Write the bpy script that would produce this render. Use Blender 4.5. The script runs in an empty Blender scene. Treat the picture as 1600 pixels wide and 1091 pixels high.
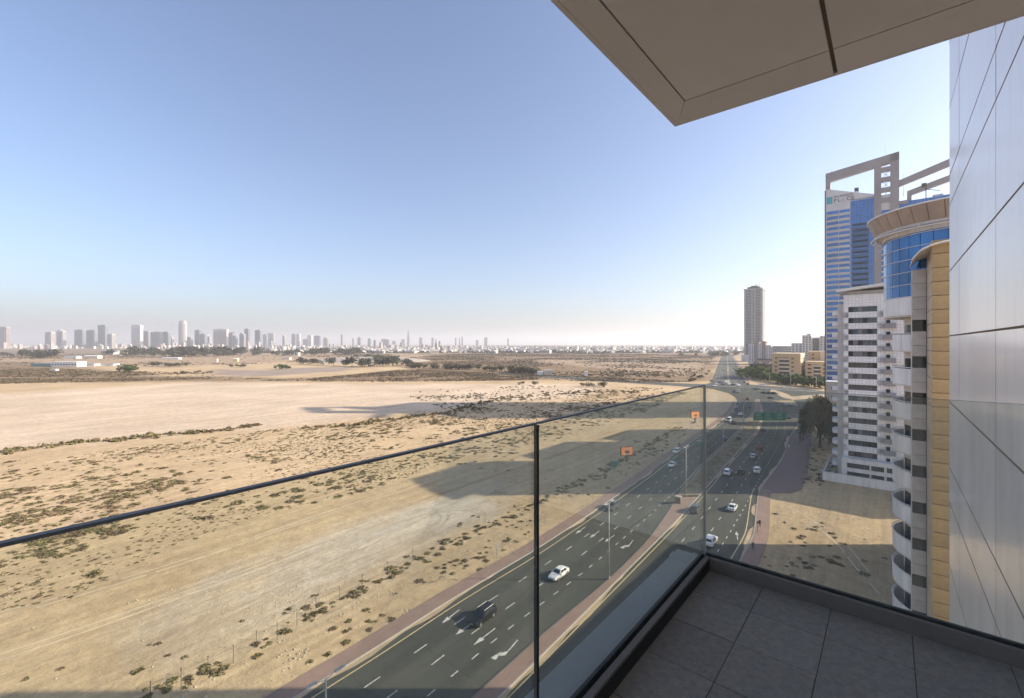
import bpy, bmesh, math, random
import numpy as np
from mathutils import Vector, Matrix
from mathutils.geometry import tessellate_polygon

random.seed(7); RNG = np.random.default_rng(7)
SC = bpy.context.scene
COL = SC.collection
R = math.radians

# ------------------------------------------------------------------ camera, sky, sun, exposure
EYE = 42.0            # eye height above the street
F, HY = 692.0, 537.0  # focal length and horizon line of the photograph, in its pixels (1600 x 1091)
cam_d = bpy.data.cameras.new("camera"); cam = bpy.data.objects.new("camera", cam_d); COL.objects.link(cam)
cam.location = (0, 0, EYE); cam.rotation_euler = (R(90), 0, 0)
cam_d.sensor_width = 36.0; cam_d.lens = F / 1600 * 36.0
cam_d.shift_y = -(545.5 - HY) / 1600
cam_d.clip_start = 0.05; cam_d.clip_end = 60000
SC.camera = cam

SUN_EL = 24.0
w = bpy.data.worlds.new("World"); SC.world = w; w.use_nodes = True
nt = w.node_tree; bg = nt.nodes["Background"]
sky = nt.nodes.new("ShaderNodeTexSky"); sky.sky_type = 'NISHITA'; sky.sun_disc = False
sky.sun_elevation = R(SUN_EL); sky.sun_rotation = R(90)
sky.altitude = 0; sky.air_density = 1.0; sky.dust_density = 2.0; sky.ozone_density = 4.0
hs = nt.nodes.new("ShaderNodeHueSaturation"); hs.inputs['Saturation'].default_value = .9
gm = nt.nodes.new("ShaderNodeMix"); gm.data_type = 'RGBA'; gm.blend_type = 'MULTIPLY'; gm.inputs[0].default_value = 1; gm.inputs[7].default_value = (1.0, .965, 1.0, 1)
nt.links.new(sky.outputs[0], gm.inputs[6]); nt.links.new(gm.outputs[2], hs.inputs['Color']); nt.links.new(hs.outputs[0], bg.inputs[0]); bg.inputs[1].default_value = 0.122
sd = bpy.data.lights.new("sun", 'SUN'); sd.energy = 5.0; sd.angle = R(0.53); sd.color = (1.0, 0.87, 0.70)
so = bpy.data.objects.new("sun", sd); COL.objects.link(so); so.rotation_euler = (0, R(90 - SUN_EL), 0)
so.location = (200, 0, 200)
SC.view_settings.view_transform = 'Standard'; SC.view_settings.look = 'None'
SC.view_settings.exposure = 0.95; SC.view_settings.gamma = 1.0; SC.view_settings.use_curve_mapping = False
SC.render.engine = 'CYCLES'
cy = SC.cycles; cy.use_denoising = True; cy.max_bounces = 6; cy.diffuse_bounces = 3; cy.glossy_bounces = 3
cy.transparent_max_bounces = 16; cy.volume_bounces = 1; cy.caustics_reflective = False; cy.caustics_refractive = False

# ------------------------------------------------------------------ survey helpers
def G(px, py, z=0.0):
    """ground point (x, y) that the photograph shows at a pixel"""
    d = F * (EYE - z) / (py - HY)
    return ((px - 800) / F * d, d)
def Zat(py, d): return EYE + (HY - py) / F * d
CU, SU = 0.762, 0.648      # street grid: a runs along the street front, b to the right of it
def W(a, b, z=0.0): return Vector((SU * a + CU * b, CU * a - SU * b, z))
GRID_ROT = math.atan2(CU, SU)      # rotation that takes local +x onto a
# local frame of grid-aligned things: x = a, y = -b

# ------------------------------------------------------------------ materials
def lnk(t, a, b): t.links.new(a, b)
def new_mat(name):
    m = bpy.data.materials.new(name); m.use_nodes = True
    t = m.node_tree; return m, t, t.nodes["Principled BSDF"]
def noise_col(t, c1, c2, scale, detail=4, rough=.6, coord='Object', stretch=(1, 1, 1), lo=.35, hi=.65):
    tc = t.nodes.new("ShaderNodeTexCoord"); mp = t.nodes.new("ShaderNodeMapping"); mp.inputs['Scale'].default_value = stretch
    n = t.nodes.new("ShaderNodeTexNoise"); n.inputs['Scale'].default_value = scale; n.inputs['Detail'].default_value = detail
    n.inputs['Roughness'].default_value = rough
    r = t.nodes.new("ShaderNodeValToRGB"); r.color_ramp.elements[0].position = lo; r.color_ramp.elements[1].position = hi
    r.color_ramp.elements[0].color = (*c1, 1); r.color_ramp.elements[1].color = (*c2, 1)
    lnk(t, tc.outputs[coord], mp.inputs[0]); lnk(t, mp.outputs[0], n.inputs['Vector']); lnk(t, n.outputs['Fac'], r.inputs[0])
    return r, n
def per_object(t, col, ov):
    oi = t.nodes.new("ShaderNodeObjectInfo"); mr = t.nodes.new("ShaderNodeMapRange"); mr.inputs[3].default_value = 1 - ov; mr.inputs[4].default_value = 1 + ov
    x = t.nodes.new("ShaderNodeMix"); x.data_type = 'RGBA'; x.blend_type = 'MULTIPLY'; x.inputs[0].default_value = 1
    lnk(t, oi.outputs['Random'], mr.inputs[0]); lnk(t, col, x.inputs[6]); lnk(t, mr.outputs[0], x.inputs[7]); return x.outputs[2]
def mat(name, c, rough=.7, metal=0., var=.12, scale=1.5, spec=.5, bump=0., coat=0., stretch=(1, 1, 1), coord='Object', bscale=None, ov=0.):
    m, t, p = new_mat(name)
    d = tuple(max(0, x * (1 - var)) for x in c); e = tuple(min(1, x * (1 + var)) for x in c)
    r, n = noise_col(t, d, e, scale, stretch=stretch, coord=coord)
    lnk(t, per_object(t, r.outputs[0], ov) if ov else r.outputs[0], p.inputs['Base Color'])
    p.inputs['Roughness'].default_value = rough; p.inputs['Metallic'].default_value = metal
    p.inputs['Specular IOR Level'].default_value = spec; p.inputs['Coat Weight'].default_value = coat
    if bump:
        b = t.nodes.new("ShaderNodeBump"); b.inputs['Strength'].default_value = bump; b.inputs['Distance'].default_value = .02
        n2 = t.nodes.new("ShaderNodeTexNoise"); n2.inputs['Scale'].default_value = bscale or scale * 12; n2.inputs['Detail'].default_value = 5
        tc = t.nodes.new("ShaderNodeTexCoord"); lnk(t, tc.outputs[coord], n2.inputs['Vector'])
        lnk(t, n2.outputs['Fac'], b.inputs['Height']); lnk(t, b.outputs[0], p.inputs['Normal'])
    return m
def foliage(name, c1, c2, scale=.6):
    m, t, p = new_mat(name)
    g = t.nodes.new("ShaderNodeNewGeometry")
    n = t.nodes.new("ShaderNodeTexNoise"); n.inputs['Scale'].default_value = scale; n.inputs['Detail'].default_value = 3
    lnk(t, g.outputs['Position'], n.inputs['Vector'])
    r = t.nodes.new("ShaderNodeValToRGB"); r.color_ramp.elements[0].position = .35; r.color_ramp.elements[1].position = .65
    r.color_ramp.elements[0].color = (*c1, 1); r.color_ramp.elements[1].color = (*c2, 1)
    lnk(t, n.outputs['Fac'], r.inputs[0]); lnk(t, r.outputs[0], p.inputs['Base Color'])
    p.inputs['Roughness'].default_value = .8; p.inputs['Specular IOR Level'].default_value = .15
    return m

M = {}
M['kerb'] = mat('kerb', (.42, .39, .35), .9, scale=3)
M['kerb_shaded'] = mat('kerb_shaded', (.16, .15, .14), .9, scale=3)  # median's left kerb, its shaded side put into the colour
M['white_paint'] = mat('white_paint', (.60, .58, .53), .6, var=.32, scale=3)
M['yellow_paint'] = mat('yellow_paint', (.60, .47, .25), .6, var=.2, scale=3)
M['concrete'] = mat('concrete', (.40, .38, .36), .85, scale=.4)
M['pole'] = mat('pole', (.42, .43, .42), .55, metal=.2)
M['dark_metal'] = mat('dark_metal', (.05, .05, .05), .5)
M['black_rubber'] = mat('black_rubber', (.015, .015, .015), .6)
M['tyre'] = mat('tyre', (.02, .02, .02), .8)
M['rim'] = mat('rim', (.55, .55, .56), .3, metal=.8)
M['car_glass'] = mat('car_glass', (.02, .025, .03), .05, var=.02, spec=.8)
M['lamp_clear'] = mat('lamp_clear', (.75, .76, .78), .15)
M['lamp_red'] = mat('lamp_red', (.4, .02, .02), .2)
for k, c in dict(white=(.78, .78, .77), black=(.012, .012, .014), grey=(.07, .075, .08), silver=(.45, .46, .47), red=(.28, .025, .02), blue=(.03, .05, .12), sand=(.4, .33, .22)).items():
    M['paint_' + k] = mat('paint_' + k, c, .3, var=.04, coat=.9 if c[0] > .1 else .08, scale=2)

# ------------------------------------------------------------------ mesh helpers
class MB:
    def __init__(s): s.v = []; s.f = []; s.m = []
    def quadpts(s, pts, mi=0):
        k = len(s.v); s.v += [tuple(p) for p in pts]; s.f.append(tuple(range(k, k + len(pts)))); s.m.append(mi)
    def box(s, x0, x1, y0, y1, z0, z1, mi=0):
        k = len(s.v)
        s.v += [(x0, y0, z0), (x1, y0, z0), (x1, y1, z0), (x0, y1, z0), (x0, y0, z1), (x1, y0, z1), (x1, y1, z1), (x0, y1, z1)]
        for f in ((3, 2, 1, 0), (4, 5, 6, 7), (0, 1, 5, 4), (1, 2, 6, 5), (2, 3, 7, 6), (3, 0, 4, 7)):
            s.f.append(tuple(k + i for i in f)); s.m.append(mi)
    def hexa(s, p, mi=0):           # 8 corners: bottom 4 then top 4
        k = len(s.v); s.v += [tuple(q) for q in p]
        for f in ((3, 2, 1, 0), (4, 5, 6, 7), (0, 1, 5, 4), (1, 2, 6, 5), (2, 3, 7, 6), (3, 0, 4, 7)):
            s.f.append(tuple(k + i for i in f)); s.m.append(mi)
    def tube(s, p0, p1, r0, r1=None, n=8, mi=0, cap=True):
        r1 = r0 if r1 is None else r1
        p0, p1 = Vector(p0), Vector(p1); d = (p1 - p0).normalized()
        x = d.orthogonal().normalized(); y = d.cross(x); k = len(s.v)
        for p, r in ((p0, r0), (p1, r1)):
            for i in range(n):
                a = 2 * math.pi * i / n; s.v.append(tuple(p + x * (r * math.cos(a)) + y * (r * math.sin(a))))
        for i in range(n):
            j = (i + 1) % n; s.f.append((k + i, k + j, k + n + j, k + n + i)); s.m.append(mi)
        if cap:
            s.f.append(tuple(k + i for i in reversed(range(n)))); s.m.append(mi)
            s.f.append(tuple(k + n + i for i in range(n))); s.m.append(mi)
    def prism(s, pts, z0, z1, mi=0, sides=True, bottom=False):
        k = len(s.v); n = len(pts)
        ar = sum(pts[i][0] * pts[(i + 1) % n][1] - pts[(i + 1) % n][0] * pts[i][1] for i in range(n))
        if ar < 0: pts = pts[::-1]
        s.v += [(p[0], p[1], z1) for p in pts]
        for t in tessellate_polygon([[Vector((p[0], p[1], 0)) for p in pts]]):
            a, b, c = t
            pa, pb, pc = pts[a], pts[b], pts[c]
            if (pb[0] - pa[0]) * (pc[1] - pa[1]) - (pc[0] - pa[0]) * (pb[1] - pa[1]) < 0: b, c = c, b
            s.f.append((k + a, k + b, k + c)); s.m.append(mi)
        if sides:
            k2 = len(s.v); s.v += [(p[0], p[1], z0) for p in pts]
            for i in range(n):
                j = (i + 1) % n; s.f.append((k2 + i, k2 + j, k + j, k + i)); s.m.append(mi)
    def mesh(s, name, mats, smooth=False):
        me = bpy.data.meshes.new(name); me.from_pydata(s.v, [], s.f)
        if not isinstance(mats, (list, tuple)): mats = [mats]
        for m in mats: me.materials.append(M[m] if isinstance(m, str) else m)
        me.polygons.foreach_set('material_index', s.m)
        if smooth: me.polygons.foreach_set('use_smooth', [True] * len(s.f))
        me.update(); return me
    def build(s, name, mats, parent=None, loc=None, rz=0, smooth=False):
        return put(s.mesh(name, mats, smooth), name, parent, loc, rz)
def put(me, name, parent=None, loc=None, rz=0):
    o = bpy.data.objects.new(name, me); COL.objects.link(o)
    if parent is not None: o.parent = parent
    if loc is not None: o.location = loc
    o.rotation_euler = (0, 0, rz)
    return o
def tag(o, label, cat, group=None):
    o['label'] = label; o['category'] = cat
    if group: o['group'] = group
    return o
def thing(name, label, cat, loc=(0, 0, 0), rz=0, group=None):
    o = put(None, name, None, loc, rz); return tag(o, label, cat, group)
def struct(o): o['kind'] = 'structure'; return o
def np_mesh(name, V, Fq, material):
    """V (n,3), Fq (m,k) -> mesh, fast"""
    me = bpy.data.meshes.new(name); k = Fq.shape[1]
    me.vertices.add(len(V)); me.vertices.foreach_set('co', V.astype(np.float32).ravel())
    me.loops.add(Fq.size); me.loops.foreach_set('vertex_index', Fq.astype(np.int32).ravel())
    me.polygons.add(len(Fq)); me.polygons.foreach_set('loop_start', np.arange(0, Fq.size, k, dtype=np.int32))
    me.materials.append(material); me.update(calc_edges=True); me.validate(); return me

# value noise on the ground plane
_T = RNG.random((256, 256))
def vnoise(x, y):
    xi = np.floor(x).astype(int); yi = np.floor(y).astype(int); fx = x - xi; fy = y - yi
    fx = fx * fx * (3 - 2 * fx); fy = fy * fy * (3 - 2 * fy)
    a = _T[xi & 255, yi & 255]; b = _T[(xi + 1) & 255, yi & 255]; c = _T[xi & 255, (yi + 1) & 255]; d = _T[(xi + 1) & 255, (yi + 1) & 255]
    return (a * (1 - fx) + b * fx) * (1 - fy) + (c * (1 - fx) + d * fx) * fy
def fnoise(x, y, o=4):
    s = 0; a = .5
    for i in range(o): s = s + a * vnoise(x * 2 ** i + 17.3 * i, y * 2 ** i + 5.1 * i); a *= .5
    return s
def inpoly(x, y, poly):
    r = np.zeros(np.shape(x), bool); n = len(poly)
    for i in range(n):
        x1, y1 = poly[i]; x2, y2 = poly[(i + 1) % n]
        c = ((y1 > y) != (y2 > y)); dy = (y2 - y1) or 1e-9
        r ^= c & (x < (x2 - x1) * (y - y1) / dy + x1)
    return r
def GP(pts): return [G(*p) for p in pts]

# ------------------------------------------------------------------ street lines, each as x over depth
def line(pix, pre=(.787,)):
    p = sorted([G(*q) for q in pix], key=lambda q: q[1])
    ys = [q[1] for q in p]; xs = [q[0] for q in p]
    y0 = ys[0]; ys = [y0 - 160] + ys; xs = [xs[0] - 160 * pre[0]] + xs
    Y = np.arange(-90, 345, 1.0); X = np.interp(Y, ys, xs)
    k = np.exp(-np.linspace(-2, 2, 21) ** 2); k /= k.sum()
    Xp = np.concatenate([X[0] - (np.arange(10, 0, -1)) * (X[1] - X[0]), X, X[-1] + np.arange(1, 11) * (X[-1] - X[-2])])
    return Y, np.convolve(Xp, k, 'valid')
YS, LKx = line([(482.6, 1078), (594, 1010), (697.5, 942), (836, 861), (934, 796), (1013, 741), (1036.6, 722), (1119.6, 664), (1143.5, 644), (1151, 629.5), (1152, 624)])
_, MLx = line([(845, 992.6), (951.6, 905.7), (1011, 846), (1046, 797), (1062, 767), (1101.5, 723), (1137.7, 690.5), (1160.8, 667.4), (1176, 644), (1178.5, 628), (1180, 622)])
_, MRx = line([(820, 1053), (950, 923), (1053, 820), (1095, 774), (1134, 728.5), (1162.5, 697), (1182, 675.7), (1190, 654), (1189, 640), (1187, 626), (1186, 622)])
_, RKx = line([(1156.6, 874.5), (1177.5, 838), (1181, 800), (1184.5, 769), (1192, 757), (1210, 735), (1222, 717), (1227, 704), (1230, 690), (1240, 672), (1252, 660), (1262, 650), (1270, 640)])
def off(X, d):
    """line shifted d metres to the right of travel, as points"""
    dx = np.gradient(X, YS); n = np.hypot(dx, 1)
    return np.stack([X + d / n, YS - d * dx / n], 1)
LK, ML, MR, RK = off(LKx, 0), off(MLx, 0), off(MRx, 0), off(RKx, 0)
def at_y(X, y): return float(np.interp(y, YS, X))

def strip(name, A, B, z, material, lo=None, hi=None, step=1, parent=None, z2=None):
    mb = MB(); idx = [i for i in range(0, len(A), step) if (lo is None or YS[i] >= lo) and (hi is None or YS[i] <= hi)]
    for i in idx: mb.v += [(A[i][0], A[i][1], z), (B[i][0], B[i][1], z if z2 is None else z2)]
    for k in range(len(idx) - 1):
        mb.f.append((2 * k, 2 * k + 1, 2 * k + 3, 2 * k + 2)); mb.m.append(0)
    return mb.build(name, material, parent)
def kerbline(name, A, B, z0, z1, material, lo, hi, step=2, parent=None):
    """raised band between two lines with its side faces"""
    mb = MB(); idx = [i for i in range(0, len(A), step) if lo <= YS[i] <= hi]
    for i in idx: mb.v += [(A[i][0], A[i][1], z0), (A[i][0], A[i][1], z1), (B[i][0], B[i][1], z1), (B[i][0], B[i][1], z0)]
    for k in range(len(idx) - 1):
        for j in range(3):
            mb.f.append((4 * k + j, 4 * k + j + 1, 4 * k + 5 + j, 4 * k + 4 + j)); mb.m.append(0)
    return mb.build(name, material, parent)

# ------------------------------------------------------------------ ground
def relief(x, y):
    n = .786 * x - .618 * y
    m = np.clip((-57 - (np.maximum(y, 0) / 26) ** 2 * .35 - n) / 6, 0, 1) * np.clip((420 - y) / 120, 0, 1)
    verge = np.clip(1 - np.abs(n + 66) / 14, 0, 1)
    return m * (-.55 + .5 * fnoise(x / 19, y / 19, 3) + verge * .35 * fnoise(x / 3.2, y / 3.2, 3))
ZONE = [
 # polygon seen in the photo, colour, edge softness (m)
 ([(-900, 640), (0, 616), (300, 597), (640, 601), (840, 599), (960, 606), (900, 622), (760, 630), (640, 645), (500, 660), (250, 682), (0, 706), (-700, 790)], (.66, .56, .435), 8),
 ([(230, 975), (330, 915), (480, 840), (600, 800), (700, 775), (770, 770), (800, 785), (740, 820), (640, 855), (520, 900), (400, 945), (300, 985), (230, 1010)], (.61, .565, .485), 7),
 ([(-900, 604), (0, 598), (400, 596), (640, 597), (840, 594), (1000, 597), (1100, 598), (1108, 590), (1118, 566), (1122, 552), (900, 549), (620, 553), (640, 576), (480, 592), (380, 590), (200, 585), (0, 560), (-900, 560)], (.27, .205, .135), 15),
 ([(330, 577), (400, 579), (487, 574), (556, 574.5), (540, 580), (500, 582.5), (400, 589), (320, 586)], (.36, .31, .27), 10),
 ([(-900, 556), (150, 556), (420, 552), (620, 553), (700, 556), (640, 561), (480, 563), (250, 575), (100, 566), (-900, 562)], (.42, .33, .235), 15),
 ([(830, 560), (1000, 563), (1100, 566), (1090, 590), (1020, 582), (930, 575), (850, 567)], (.40, .32, .235), 15),
]
def build_ground():
    ang = np.concatenate([np.arange(-78, 78, .36), np.arange(78, 282, 6.0)]); na = len(ang)
    rad = [2.0]
    while rad[-1] < 26000: rad.append(rad[-1] * 1.021)
    rad = np.array(rad); nr = len(rad)
    A, Rr = np.meshgrid(np.radians(ang), rad)
    x = (Rr * np.sin(A)).ravel(); y = (Rr * np.cos(A)).ravel()
    z = relief(x, y)
    V = np.stack([x, y, z], 1); V = np.vstack([V, [[0, 0, 0]]])
    i, j = np.meshgrid(np.arange(nr - 1), np.arange(na), indexing='ij'); j2 = (j + 1) % na
    Fq = np.stack([i * na + j, (i + 1) * na + j, (i + 1) * na + j2, i * na + j2], -1).reshape(-1, 4)[:, ::-1]
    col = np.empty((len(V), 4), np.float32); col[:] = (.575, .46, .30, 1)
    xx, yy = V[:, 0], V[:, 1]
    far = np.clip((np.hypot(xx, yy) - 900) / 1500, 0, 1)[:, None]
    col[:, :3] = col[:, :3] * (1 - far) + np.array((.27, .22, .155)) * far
    for poly, c, soft in ZONE:
        P = GP(poly); acc = np.zeros(len(V))
        for k in range(6):
            ox = (fnoise(xx / (soft * 5) + 31 * k, yy / (soft * 5), 3) - .47) * soft * 6; oy = (fnoise(xx / (soft * 5), yy / (soft * 5) + 47 * k, 3) - .47) * soft * 6
            acc += inpoly(xx + ox, yy + oy, P)
        acc = (acc / 6)[:, None]; col[:, :3] = col[:, :3] * (1 - acc) + np.array(c) * acc
    m, t, p = new_mat('desert_sand')
    at = t.nodes.new("ShaderNodeAttribute"); at.attribute_name = 'zone'
    geo = t.nodes.new("ShaderNodeNewGeometry")
    def nz(scale, detail, st=(1, 1, 1), rot=0, rough=.6):
        mp = t.nodes.new("ShaderNodeMapping"); mp.inputs['Scale'].default_value = st; mp.inputs['Rotation'].default_value = (0, 0, rot)
        mp.vector_type = 'TEXTURE'
        n = t.nodes.new("ShaderNodeTexNoise"); n.inputs['Scale'].default_value = scale; n.inputs['Detail'].default_value = detail; n.inputs['Roughness'].default_value = rough
        lnk(t, geo.outputs['Position'], mp.inputs[0]); lnk(t, mp.outputs[0], n.inputs['Vector']); return n
    def ramp(n, c1, c2, lo, hi):
        r = t.nodes.new("ShaderNodeValToRGB"); r.color_ramp.elements[0].position = lo; r.color_ramp.elements[1].position = hi
        r.color_ramp.elements[0].color = (*c1, 1); r.color_ramp.elements[1].color = (*c2, 1); lnk(t, n.outputs['Fac'], r.inputs[0]); return r
    def mul(a, b, fac=1.0, mode='MULTIPLY'):
        x = t.nodes.new("ShaderNodeMix"); x.data_type = 'RGBA'; x.blend_type = mode; x.inputs[0].default_value = fac
        lnk(t, a, x.inputs[6]); lnk(t, b, x.inputs[7]); return x.outputs[2]
    big = ramp(nz(.018, 5), (.82, .78, .74), (1.1, 1.08, 1.05), .3, .7)
    strk = ramp(nz(.16, 5, (1, 14, 1), R(-38)), (.88, .87, .87), (1.08, 1.07, 1.06), .3, .7)
    med = ramp(nz(.35, 6, rough=.7), (.80, .78, .76), (1.12, 1.11, 1.1), .3, .7)
    fine = ramp(nz(3.5, 4, rough=.75), (.84, .83, .82), (1.08, 1.08, 1.08), .3, .7)
    strk2 = ramp(nz(.9, 4, (1, 22, 1), R(-40)), (.88, .87, .86), (1.07, 1.07, 1.06), .35, .65)
    c = mul(at.outputs['Color'], big.outputs[0]); c = mul(c, strk.outputs[0]); c = mul(c, strk2.outputs[0]); c = mul(c, med.outputs[0]); c = mul(c, fine.outputs[0])
    lnk(t, c, p.inputs['Base Color']); p.inputs['Roughness'].default_value = .95; p.inputs['Specular IOR Level'].default_value = .1
    b = t.nodes.new("ShaderNodeBump"); b.inputs['Strength'].default_value = .55; b.inputs['Distance'].default_value = .35
    lnk(t, nz(.9, 7, rough=.7).outputs['Fac'], b.inputs['Height']); lnk(t, b.outputs[0], p.inputs['Normal'])
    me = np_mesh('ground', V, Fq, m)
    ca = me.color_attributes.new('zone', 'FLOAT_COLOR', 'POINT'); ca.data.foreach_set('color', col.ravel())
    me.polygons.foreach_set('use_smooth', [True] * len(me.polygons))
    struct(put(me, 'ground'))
build_ground()

# ------------------------------------------------------------------ roads
def asphalt_mat():
    m, t, p = new_mat('asphalt')
    geo = t.nodes.new("ShaderNodeNewGeometry")
    outs = []
    for sc_, st, rot, lo, hi, c1, c2 in ((.05, (1, 1, 1), 0, .3, .7, (.078, .08, .068), (.108, .107, .09)), (.5, (1, 35, 1), R(-36.5), .25, .75, (.82, .82, .82), (1.15, 1.15, 1.13)), (9, (1, 1, 1), 0, .3, .7, (.82, .82, .82), (1.15, 1.15, 1.15)), (.28, (1, 9, 1), R(-37), .3, .62, (.74, .74, .75), (1.06, 1.06, 1.05)), (1.7, (1, 1, 1), 0, .22, .36, (.6, .6, .6), (1, 1, 1))):
        mp = t.nodes.new("ShaderNodeMapping"); mp.vector_type = 'TEXTURE'; mp.inputs['Scale'].default_value = st; mp.inputs['Rotation'].default_value = (0, 0, rot)
        n = t.nodes.new("ShaderNodeTexNoise"); n.inputs['Scale'].default_value = sc_; n.inputs['Detail'].default_value = 5
        r = t.nodes.new("ShaderNodeValToRGB"); r.color_ramp.elements[0].position = lo; r.color_ramp.elements[1].position = hi
        r.color_ramp.elements[0].color = (*c1, 1); r.color_ramp.elements[1].color = (*c2, 1)
        lnk(t, geo.outputs['Position'], mp.inputs[0]); lnk(t, mp.outputs[0], n.inputs['Vector']); lnk(t, n.outputs['Fac'], r.inputs[0]); outs.append(r.outputs[0])
    c = outs[0]
    for o in outs[1:]:
        x = t.nodes.new("ShaderNodeMix"); x.data_type = 'RGBA'; x.blend_type = 'MULTIPLY'; x.inputs[0].default_value = 1
        lnk(t, c, x.inputs[6]); lnk(t, o, x.inputs[7]); c = x.outputs[2]
    lnk(t, c, p.inputs['Base Color']); p.inputs['Roughness'].default_value = .8; p.inputs['Specular IOR Level'].default_value = .3
    return m
M['asphalt'] = asphalt_mat()
def paver_mat(name, c1, c2):
    m, t, p = new_mat(name); geo = t.nodes.new("ShaderNodeNewGeometry")
    mp = t.nodes.new("ShaderNodeMapping"); mp.inputs['Rotation'].default_value = (0, 0, R(38)); mp.inputs['Scale'].default_value = (3.2, 3.2, 3.2)
    b = t.nodes.new("ShaderNodeTexBrick"); b.inputs['Color1'].default_value = (*c1, 1); b.inputs['Color2'].default_value = (*c2, 1)
    b.inputs['Mortar'].default_value = (c1[0] * .6, c1[1] * .6, c1[2] * .6, 1); b.inputs['Scale'].default_value = 1; b.inputs['Mortar Size'].default_value = .02
    n = t.nodes.new("ShaderNodeTexNoise"); n.inputs['Scale'].default_value = .4; n.inputs['Detail'].default_value = 6
    r = t.nodes.new("ShaderNodeValToRGB"); r.color_ramp.elements[0].color = (.75, .75, .75, 1); r.color_ramp.elements[1].color = (1.2, 1.15, 1.1, 1)
    x = t.nodes.new("ShaderNodeMix"); x.data_type = 'RGBA'; x.blend_type = 'MULTIPLY'; x.inputs[0].default_value = 1
    lnk(t, geo.outputs['Position'], mp.inputs[0]); lnk(t, mp.outputs[0], b.inputs[0]); lnk(t, geo.outputs['Position'], n.inputs['Vector']); lnk(t, n.outputs['Fac'], r.inputs[0])
    lnk(t, b.outputs[0], x.inputs[6]); lnk(t, r.outputs[0], x.inputs[7]); lnk(t, x.outputs[2], p.inputs['Base Color']); p.inputs['Roughness'].default_value = .9
    return m
M['paver'] = paver_mat('paver', (.29, .20, .165), (.36, .25, .21))
M['paver_purple'] = paver_mat('paver_purple', (.22, .16, .15), (.28, .20, .19))
M['dry_grass'] = mat('dry_grass', (.20, .165, .10), .95, var=.4, scale=.25, coord='Object')
M['sand_verge'] = mat('sand_verge', (.46, .35, .23), .95, var=.15, scale=.2)

road = struct(strip('road', LK, RK, .03, 'asphalt', hi=332, step=2))
mb = MB()
mb.prism(GP([(1152.5, 626), (1147, 620), (1138, 614.5), (1115, 608.5), (1085, 605.5), (1050, 603), (960, 597.5), (850, 589.5), (780, 584.5), (780, 581.5), (860, 586), (960, 594), (1055, 598.8), (1104, 600.3), (1112, 597), (1113, 593), (1165, 597.5), (1173, 601), (1210, 603.5), (1250, 607), (1290, 611.5), (1340, 617), (1340, 660), (1270, 660), (1240, 626)]), 0, .022, sides=False)
struct(mb.build('crossing_road', 'asphalt'))
YF = np.array([470, 600, 900, 1400, 2100, 3000]); XL = 251 + .484 * (YF - 553)
def farstrip(name, o1, o2, z, m):
    mb = MB()
    for x, y in zip(XL, YF): mb.v += [(x + o1, y, z), (x + o2, y, z)]
    for k in range(len(YF) - 1): mb.f.append((2 * k, 2 * k + 1, 2 * k + 3, 2 * k + 2)); mb.m.append(0)
    return struct(mb.build(name, m))
farstrip('far_road', 0, 37, .026, 'asphalt')
farstrip('far_median', 17.5, 21, .12, 'dry_grass')
farstrip('far_verge', 37.2, 42, .10, 'paver_purple')
# kerbs and pavements
struct(kerbline('kerb_left', off(LKx, -.18), off(LKx, 0), 0, .15, 'kerb', -60, 318))
struct(kerbline('pavement_left', off(LKx, -2.9), off(LKx, -.185), 0, .145, 'paver', -60, 318))
struct(kerbline('kerb_right', off(RKx, 0), off(RKx, .18), 0, .15, 'kerb', -60, 300))
struct(kerbline('pavement_right', off(RKx, .185), off(RKx, 3.0), 0, .145, 'paver', -60, 128))
mb = MB()
mb.prism([tuple(p) for i, p in enumerate(off(RKx, .19)) if 126 <= YS[i] <= 240 and i % 4 == 0] + GP([(1262, 668), (1268, 690), (1262, 740), (1252, 766), (1236, 771), (1204, 771)]), 0, .14)
struct(mb.build('paved_plaza', 'paver_purple'))
struct(kerbline('median_kerb_left', off(MLx, 0), off(MLx, .2), 0, .16, 'kerb_shaded', -60, 335))
struct(kerbline('median_kerb_right', off(MRx, -.2), off(MRx, 0), 0, .16, 'kerb', -60, 335))
struct(strip('median_paving', off(MLx, .2), off(MRx, -.2), .155, 'paver', hi=122))
struct(strip('median_planting', off(MLx, .9), off(MRx, -.9), .175, 'dry_grass', lo=122, hi=255))
struct(strip('median_nose', off(MLx, .2), off(MRx, -.2), .155, 'paver', lo=121, hi=335))
mb = MB(); mb.prism(GP([(1206, 608), (1230, 616), (1237, 620), (1288, 616), (1290, 620), (1240, 625.5), (1226, 622.5), (1203, 612)]), 0, .15); struct(mb.build('traffic_island', 'sand_verge'))
mb = MB(); mb.prism(GP([(1130, 612.5), (1137, 616.5), (1144.5, 622), (1146.5, 630), (1137, 644), (1112, 664), (1100, 672), (1060, 672), (1080, 645), (1100, 615)]), 0, .02, sides=False); struct(mb.build('corner_verge', 'sand_verge'))
# painted markings
def marks(name, ctr, wdt, z, material, lo, hi, dash=None, per=None, phase=0):
    """continuous or dashed line along a polyline of points"""
    mb = MB(); P = [Vector((p[0], p[1], z)) for i, p in enumerate(ctr) if lo <= YS[i] <= hi]
    if dash is None:
        for p, q in zip(P[:-1], P[1:]):
            d = (q - p).normalized(); n = Vector((d.y, -d.x, 0)) * wdt / 2; mb.quadpts((p - n, p + n, q + n, q - n))
    else:
        s = [0]
        for p, q in zip(P[:-1], P[1:]): s.append(s[-1] + (q - p).length)
        def pt(t): return Vector((np.interp(t, s, [p.x for p in P]), np.interp(t, s, [p.y for p in P]), z))
        t = phase
        while t + dash < s[-1]:
            p, q = pt(t), pt(t + dash); d = (q - p).normalized(); n = Vector((d.y, -d.x, 0)) * wdt / 2
            mb.quadpts((p - n, p + n, q + n, q - n)); t += per
    return struct(mb.build(name, material))
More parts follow.
